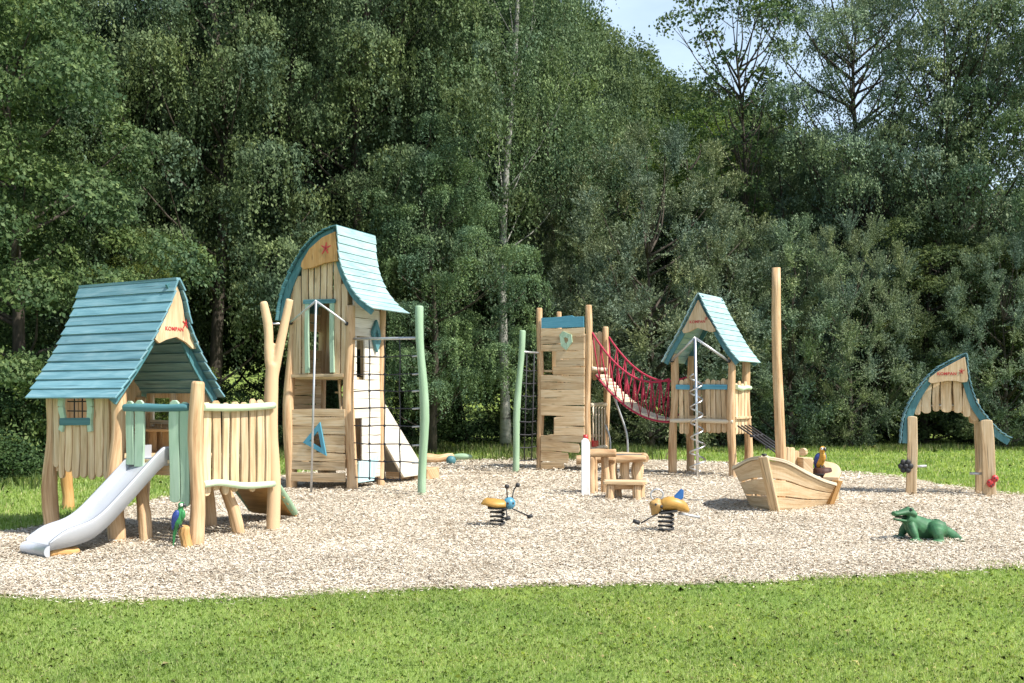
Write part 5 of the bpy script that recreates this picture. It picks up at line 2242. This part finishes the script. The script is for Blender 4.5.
LM = {
    'broad': leafmat('broadleaf_foliage', (.043, .074, .030), (.070, .110, .047), (.12, .162, .072), .22),
    'birch': leafmat('birch_foliage', (.054, .088, .043), (.090, .138, .069), (.145, .20, .108), .2),
    'willow': leafmat('willow_foliage', (.085, .122, .074), (.138, .185, .112), (.21, .26, .17), .14),
    'lime': leafmat('young_foliage', (.050, .085, .022), (.078, .122, .034), (.118, .162, .052), .34),
    'shaded': leafmat('shade_darkened_foliage', (.020, .042, .017), (.034, .064, .025), (.05, .085, .034), .15),  # leaf colour darkened to stand for the shade deep in the wood
}


def limbs_to(B, rise, r, every=1, keep=1.0):
    return [(b[2] - rise * NR.uniform(.7, 1.3) - .35 * math.hypot(b[0], b[1]), b[0] * keep, b[1] * keep, b[2], r) for b in B[::every]]


def make_kind(kind):
    if kind == 'B1':
        q, B = crown_broad(10, 3.6, .4, 74, 1500, .10, .78)
        return trunk_mesh(8.5, .2, limbs_to(B, .8, .055, 2)), raw_mesh('crown', q, 4, LM['broad'])
    if kind == 'B2':
        q, B = crown_broad(12, 3.6, 1.6, 64, 1200, .105, .85)
        return trunk_mesh(10.5, .2, limbs_to(B, .9, .06, 2)), raw_mesh('crown', q, 4, LM['lime'])
    if kind == 'B3':
        q, B = crown_broad(17, 4.6, 3.0, 60, 1000, .16, 1.15)
        return trunk_mesh(15.5, .26, limbs_to(B, 1.2, .08, 2)), raw_mesh('crown', q, 4, LM['shaded'])
    if kind == 'W1':
        q, B = crown_weep(19, 3.9, 4.6, 80, 1750, .088, .76, 1.5)
        return trunk_mesh(18.5, .19, limbs_to(B, 1.4, .05, 2), .5), raw_mesh('crown', q, 4, LM['birch'])
    if kind == 'W2':
        q, B = crown_weep(17, 4.5, 2.9, 80, 1850, .088, .84, 1.7)
        return trunk_mesh(16.2, .19, limbs_to(B, 1.3, .05, 2), .6), raw_mesh('crown', q, 4, LM['birch'])
    if kind == 'W3':      # open birch with a bare white stem
        q, B = crown_weep(20.5, 3.5, 8.0, 66, 1000, .08, .75, 2.1, lambda f: max(.2, .95 - .6 * f), .3)
        return trunk_mesh(19.8, .15, limbs_to(B, 2.2, .024, 3), .5, BIRCH, 14), raw_mesh('crown', q, 4, LM['birch'])
    if kind == 'S1':
        q, B = crown_feather(9.6, 4.1, .2, 135, 1150, .08, .85)
        return trunk_mesh(6, .14, limbs_to(B, 1.2, .05, 3, .85)), raw_mesh('crown', q, 4, LM['willow'])
    if kind == 'S2':
        q, B = crown_feather(8.2, 2.5, .2, 76, 1100, .08, .75)
        return trunk_mesh(6, .12, limbs_to(B, 1.2, .05, 3, .85)), raw_mesh('crown', q, 4, LM['willow'])
    if kind == 'T1':      # sparse tall tree against the sky
        q, B = crown_broad(18, 2.9, 8.0, 44, 150, .17, .62, lambda f: .4 + .6 * f)
        return trunk_mesh(15.5, .17, limbs_to(B, 2.4, .05, 1), .3, None, 10, 2), raw_mesh('crown', q, 4, LM['broad'])
    if kind == 'T2':      # tall airy willow against the sky
        q, B = crown_weep(19, 4.7, 2.5, 104, 1100, .092, .85, 1.3, lambda f: min(1, .8 + .5 * f) if f < .6 else 1.05 - (f - .6))
        return trunk_mesh(17, .22, limbs_to(B, 2.0, .06, 1), .7, None, 12, 1), raw_mesh('crown', q, 4, LM['willow'])
    if kind == 'U1':
        q, B = crown_broad(3.2, 1.9, .0, 22, 700, .08, .62)
        return trunk_mesh(2.0, .05, limbs_to(B, .5, .02, 2)), raw_mesh('crown', q, 4, LM['shaded'])
    if kind == 'U2':
        q, B = crown_feather(3.0, 1.8, .0, 24, 650, .08, .7)
        return trunk_mesh(1.5, .05, limbs_to(B, .5, .02, 2, .8)), raw_mesh('crown', q, 4, LM['birch'])


KINDS = {}
NAMES = {'B': ('broadleaf_tree', 'tree'), 'W': ('birch_tree', 'tree'), 'S': ('willow_bush', 'bush'), 'T': ('tall_tree', 'tree'), 'U': ('low_bush', 'bush')}


def tree(kind, px, D, h, label, group=None, wide=1.0, rot=None):
    if kind not in KINDS:
        KINDS[kind] = make_kind(kind)
    tr, cr = KINDS[kind]
    H0 = {'B1': 10, 'B2': 12, 'B3': 17, 'W1': 19, 'W2': 17, 'W3': 20, 'S1': 9.6, 'S2': 8.2, 'T1': 18, 'T2': 19, 'U1': 3.2, 'U2': 3.0}[kind]
    x = (px - CX) / F * D
    name, cat = NAMES[kind[0]]
    e = thing(name, (x, D, float(ground_z(x, D))), label, cat, group)
    k = h / H0
    e.scale = (k * wide, k * wide, k)
    e.rotation_euler.z = R.uniform(0, 6.28) if rot is None else rot
    for n_, me_ in (('trunk', tr), ('crown', cr)):
        link(n_, me_, e)
    return e


T = [
    ('B1', 18, 21.5, 10.2, 'dense dark leafy tree filling the left edge above the playhouse', .86),
    ('B2', 138, 24.5, 5.4, 'yellow-green young tree just right of the big left-edge tree', .9),
    ('W1', 135, 30, 19, 'tall dark-stemmed tree rising behind the left-edge tree', 1.05),
    ('W2', 215, 29, 18.5, 'drooping birch between the playhouse and the climbing tower', 1.0),
    ('W1', 285, 32, 20, 'tall drooping birch directly behind the climbing tower peak', 1.0),
    ('W2', 365, 31, 19, 'broad drooping birch to the right of the climbing tower peak', 1.0),
    ('W2', 432, 29, 9.4, 'short drooping birch sapling with bright low curtains beside the climbing net', 1.15),
    ('W3', 506, 31, 21, 'birch with bare white trunk standing above the lookout tower', 1.0),
    ('W2', 556, 36, 17.5, 'grey-green birch just right of the white-trunked birch', .8),
    ('S1', 650, 32.5, 10.2, 'big round grey-green willow behind the rope bridge', 1.0),
    ('S1', 575, 34, 8.2, 'dark rounded willow behind the lookout tower', .85),
    ('S1', 722, 33.5, 7.4, 'lower rounded willow behind the pale pointed roof', .8),
    ('T1', 742, 39, 17.5, 'thin dark-limbed tree with sparse crown against the sky', 1.0),
    ('S2', 792, 33, 7.6, 'narrow silvery willow just right of the boat mast', 1.0),
    ('S1', 850, 33, 7.4, 'silvery willow bush left of the entrance arch', .8),
    ('T2', 865, 39, 19, 'tall airy willow with sky showing through above the silvery bushes', 1.0),
    ('T2', 965, 37, 20, 'tall airy willow above the entrance arch', 1.0),
    ('W2', 1050, 36, 19, 'tall birch at the right edge of the wood', 1.0),
    ('B1', 925, 35, 7.8, 'green leafy tree right behind the entrance arch', 1.0),
    ('S1', 1005, 32.5, 6.8, 'grey-green bush to the right of the entrance arch', .9),
    ('W2', 775, 41, 13, 'green drooping tree low behind the boat mast', 1.0),
    ('B2', 690, 44, 13.5, 'yellow-green tree deep behind the rope bridge willow', 1.0),
    ('B3', -70, 27, 17, 'dark tall tree beyond the left edge', 1.0),
    ('W2', 905, 43, 13.5, 'tall green drooping tree between the two airy willows', 1.0),
    ('B2', 1110, 33, 10, 'leafy tree beyond the right edge', 1.0),
    ('B3', 60, 33, 19, 'dark tall tree behind the left-edge tree', 1.0),
    ('B3', 455, 38, 19, 'dark tree in the gap left of the white-trunked birch', .9),
]
for k, px, D, h, lab, wd in T:
    tree(k, px, D, h, lab, None, wd)
for px in range(-160, 500, 62):
    D = R.uniform(37, 47)
    tree('B3', px + R.uniform(-15, 15), D, R.uniform(17, 21) if px < 430 else 16, 'dark tree deep in the wood behind the front birches', 'trees deep in the wood on the left')
for px in range(610, 1240, 70):
    D = R.uniform(42, 50)
    tree('B3', px + R.uniform(-15, 15), D, R.uniform(9.5, 12.5), 'lower dark tree deep in the wood behind the willows', 'trees deep in the wood on the right', 1.1)
px = -120
while px < 1190:
    D = 33.5 if px > 430 else np.interp(px, [-120, 60, 260, 430], [22.5, 24.5, 30.5, 32])
    if px > 620:
        D = 35
    if px < 45:
        D = 19.6
    tree('U1' if R.random() < .6 else 'U2', px, D + R.uniform(0, 3), R.uniform(2.0, 3.6) * (1 if px < 780 else .9), 'low dark undergrowth bush at the foot of the wood', 'undergrowth bushes along the wood edge', R.uniform(.9, 1.3))
    px += R.uniform(38, 62)


# the wooded hillside behind: one far-off wood
def far_wood():
    out = []
    n = 0
    for i in range(620):
        y = NR.uniform(54, 112)
        x = NR.uniform(-.05, .66) * y + (0 if NR.random() < .8 else -20)
        gz = float(ground_z(x, y))
        h = NR.uniform(6, 10)
        rd = h * NR.uniform(.24, .34)
        conif = NR.random() < .25
        m = 1150
        d = rnd_dirs(m, .35)
        d[:, 1] = np.where(NR.random(m) < .7, -np.abs(d[:, 1]), d[:, 1])
        lob = 1 + .28 * np.sin(d[:, 0] * 6 + i) * np.sin(d[:, 2] * 5 + i * 2)
        rr = NR.uniform(.72, 1.05, m) * lob
        c = d * rr[:, None] * np.array([rd, rd, h * .46])
        if conif:
            f = np.clip((c[:, 2] + h * .46) / (h * .92), 0, 1)
            c[:, :2] *= (1.25 - 1.1 * f)[:, None]
        c += np.array([x, y, gz + h * .54])
        nrm = unit(d + NR.normal(size=(m, 3)) * .35)
        L = NR.uniform(.16, .36, m)
        out.append(leaf_quads(c, rnd_dirs(m), nrm, L, L * .75))
    return np.concatenate(out)


tag(link('far_wood', raw_mesh('far_wood', far_wood(), 4, leafmat('far_wood_foliage', (.040, .076, .028), (.064, .112, .042), (.10, .15, .06), .25))), kind='stuff')


# ================================================================== LIGHT, SKY, CAMERA
SUN = Vector((.86, -.51, 0)).normalized() * math.cos(math.radians(51)) + Z * math.sin(math.radians(51))
sd = bpy.data.lights.new('sun', 'SUN')
sd.energy = 4.2
sd.angle = math.radians(.6)
sd.color = (1.0, .955, .88)
so = bpy.data.objects.new('sun', sd)
so.rotation_euler = SUN.to_track_quat('Z', 'Y').to_euler()
so.location = (10, -5, 30)
COL.objects.link(so)

w = bpy.data.worlds.new('World')
SC.world = w
w.use_nodes = True
nt = w.node_tree
L = nt.links
bg = nt.nodes['Background']
sk = nd(nt, 'ShaderNodeTexSky', sky_type='NISHITA')
sk.sun_disc = False
sk.sun_elevation = math.radians(51)
sk.sun_rotation = math.atan2(SUN.x, SUN.y)
sk.air_density = 1.0
sk.dust_density = 1.5
sk.ozone_density = 1.2
# thin high cloud veil
tc = nd(nt, 'ShaderNodeTexCoord')
mp = nd(nt, 'ShaderNodeMapping')
mp.inputs['Scale'].default_value = (1.6, 1.6, 5)
L.new(tc.outputs['Generated'], mp.inputs[0])
cn = nd(nt, 'ShaderNodeTexNoise', Scale=2.2, Detail=6.0, Roughness=0.6)
L.new(mp.outputs[0], cn.inputs['Vector'])
cr = ramp(nt, [(.38, (.55, .55, .55)), (.72, (.9, .9, .9))])
L.new(cn.outputs['Fac'], cr.inputs[0])
# the veil thins out towards the zenith
sx = nd(nt, 'ShaderNodeSeparateXYZ')
L.new(tc.outputs['Generated'], sx.inputs[0])
el = nd(nt, 'ShaderNodeMapRange')
el.inputs['From Min'].default_value = .25
el.inputs['From Max'].default_value = .75
el.inputs['To Min'].default_value = 1.0
el.inputs['To Max'].default_value = .15
L.new(sx.outputs[2], el.inputs['Value'])
ml = nd(nt, 'ShaderNodeMath', operation='MULTIPLY')
L.new(cr.outputs[0], ml.inputs[0])
L.new(el.outputs[0], ml.inputs[1])
c = mixc(nt, ml.outputs[0], sk.outputs[0], (5.5, 6.9, 8.4))
L.new(c, bg.inputs[0])
bg.inputs[1].default_value = .095

cam = bpy.data.cameras.new('camera')
co = bpy.data.objects.new('camera', cam)
COL.objects.link(co)
co.location = (0, 0, CH)
co.rotation_euler = (PI / 2, 0, 0)
cam.sensor_width = 36
cam.lens = 36 * F / 1024
cam.shift_y = (HY - 341.5) / 1024
cam.clip_start = .1
cam.clip_end = 3000
SC.camera = co
SC.view_settings.view_transform = 'Standard'
SC.view_settings.look = 'None'
SC.view_settings.gamma = 1
SC.view_settings.exposure = 0.9
SC.view_settings.use_curve_mapping = False
SC.render.resolution_x, SC.render.resolution_y = 1024, 683
SC.cycles.max_bounces = 6
SC.cycles.diffuse_bounces = 3
SC.cycles.glossy_bounces = 2
SC.cycles.transmission_bounces = 2
SC.cycles.use_denoising = True
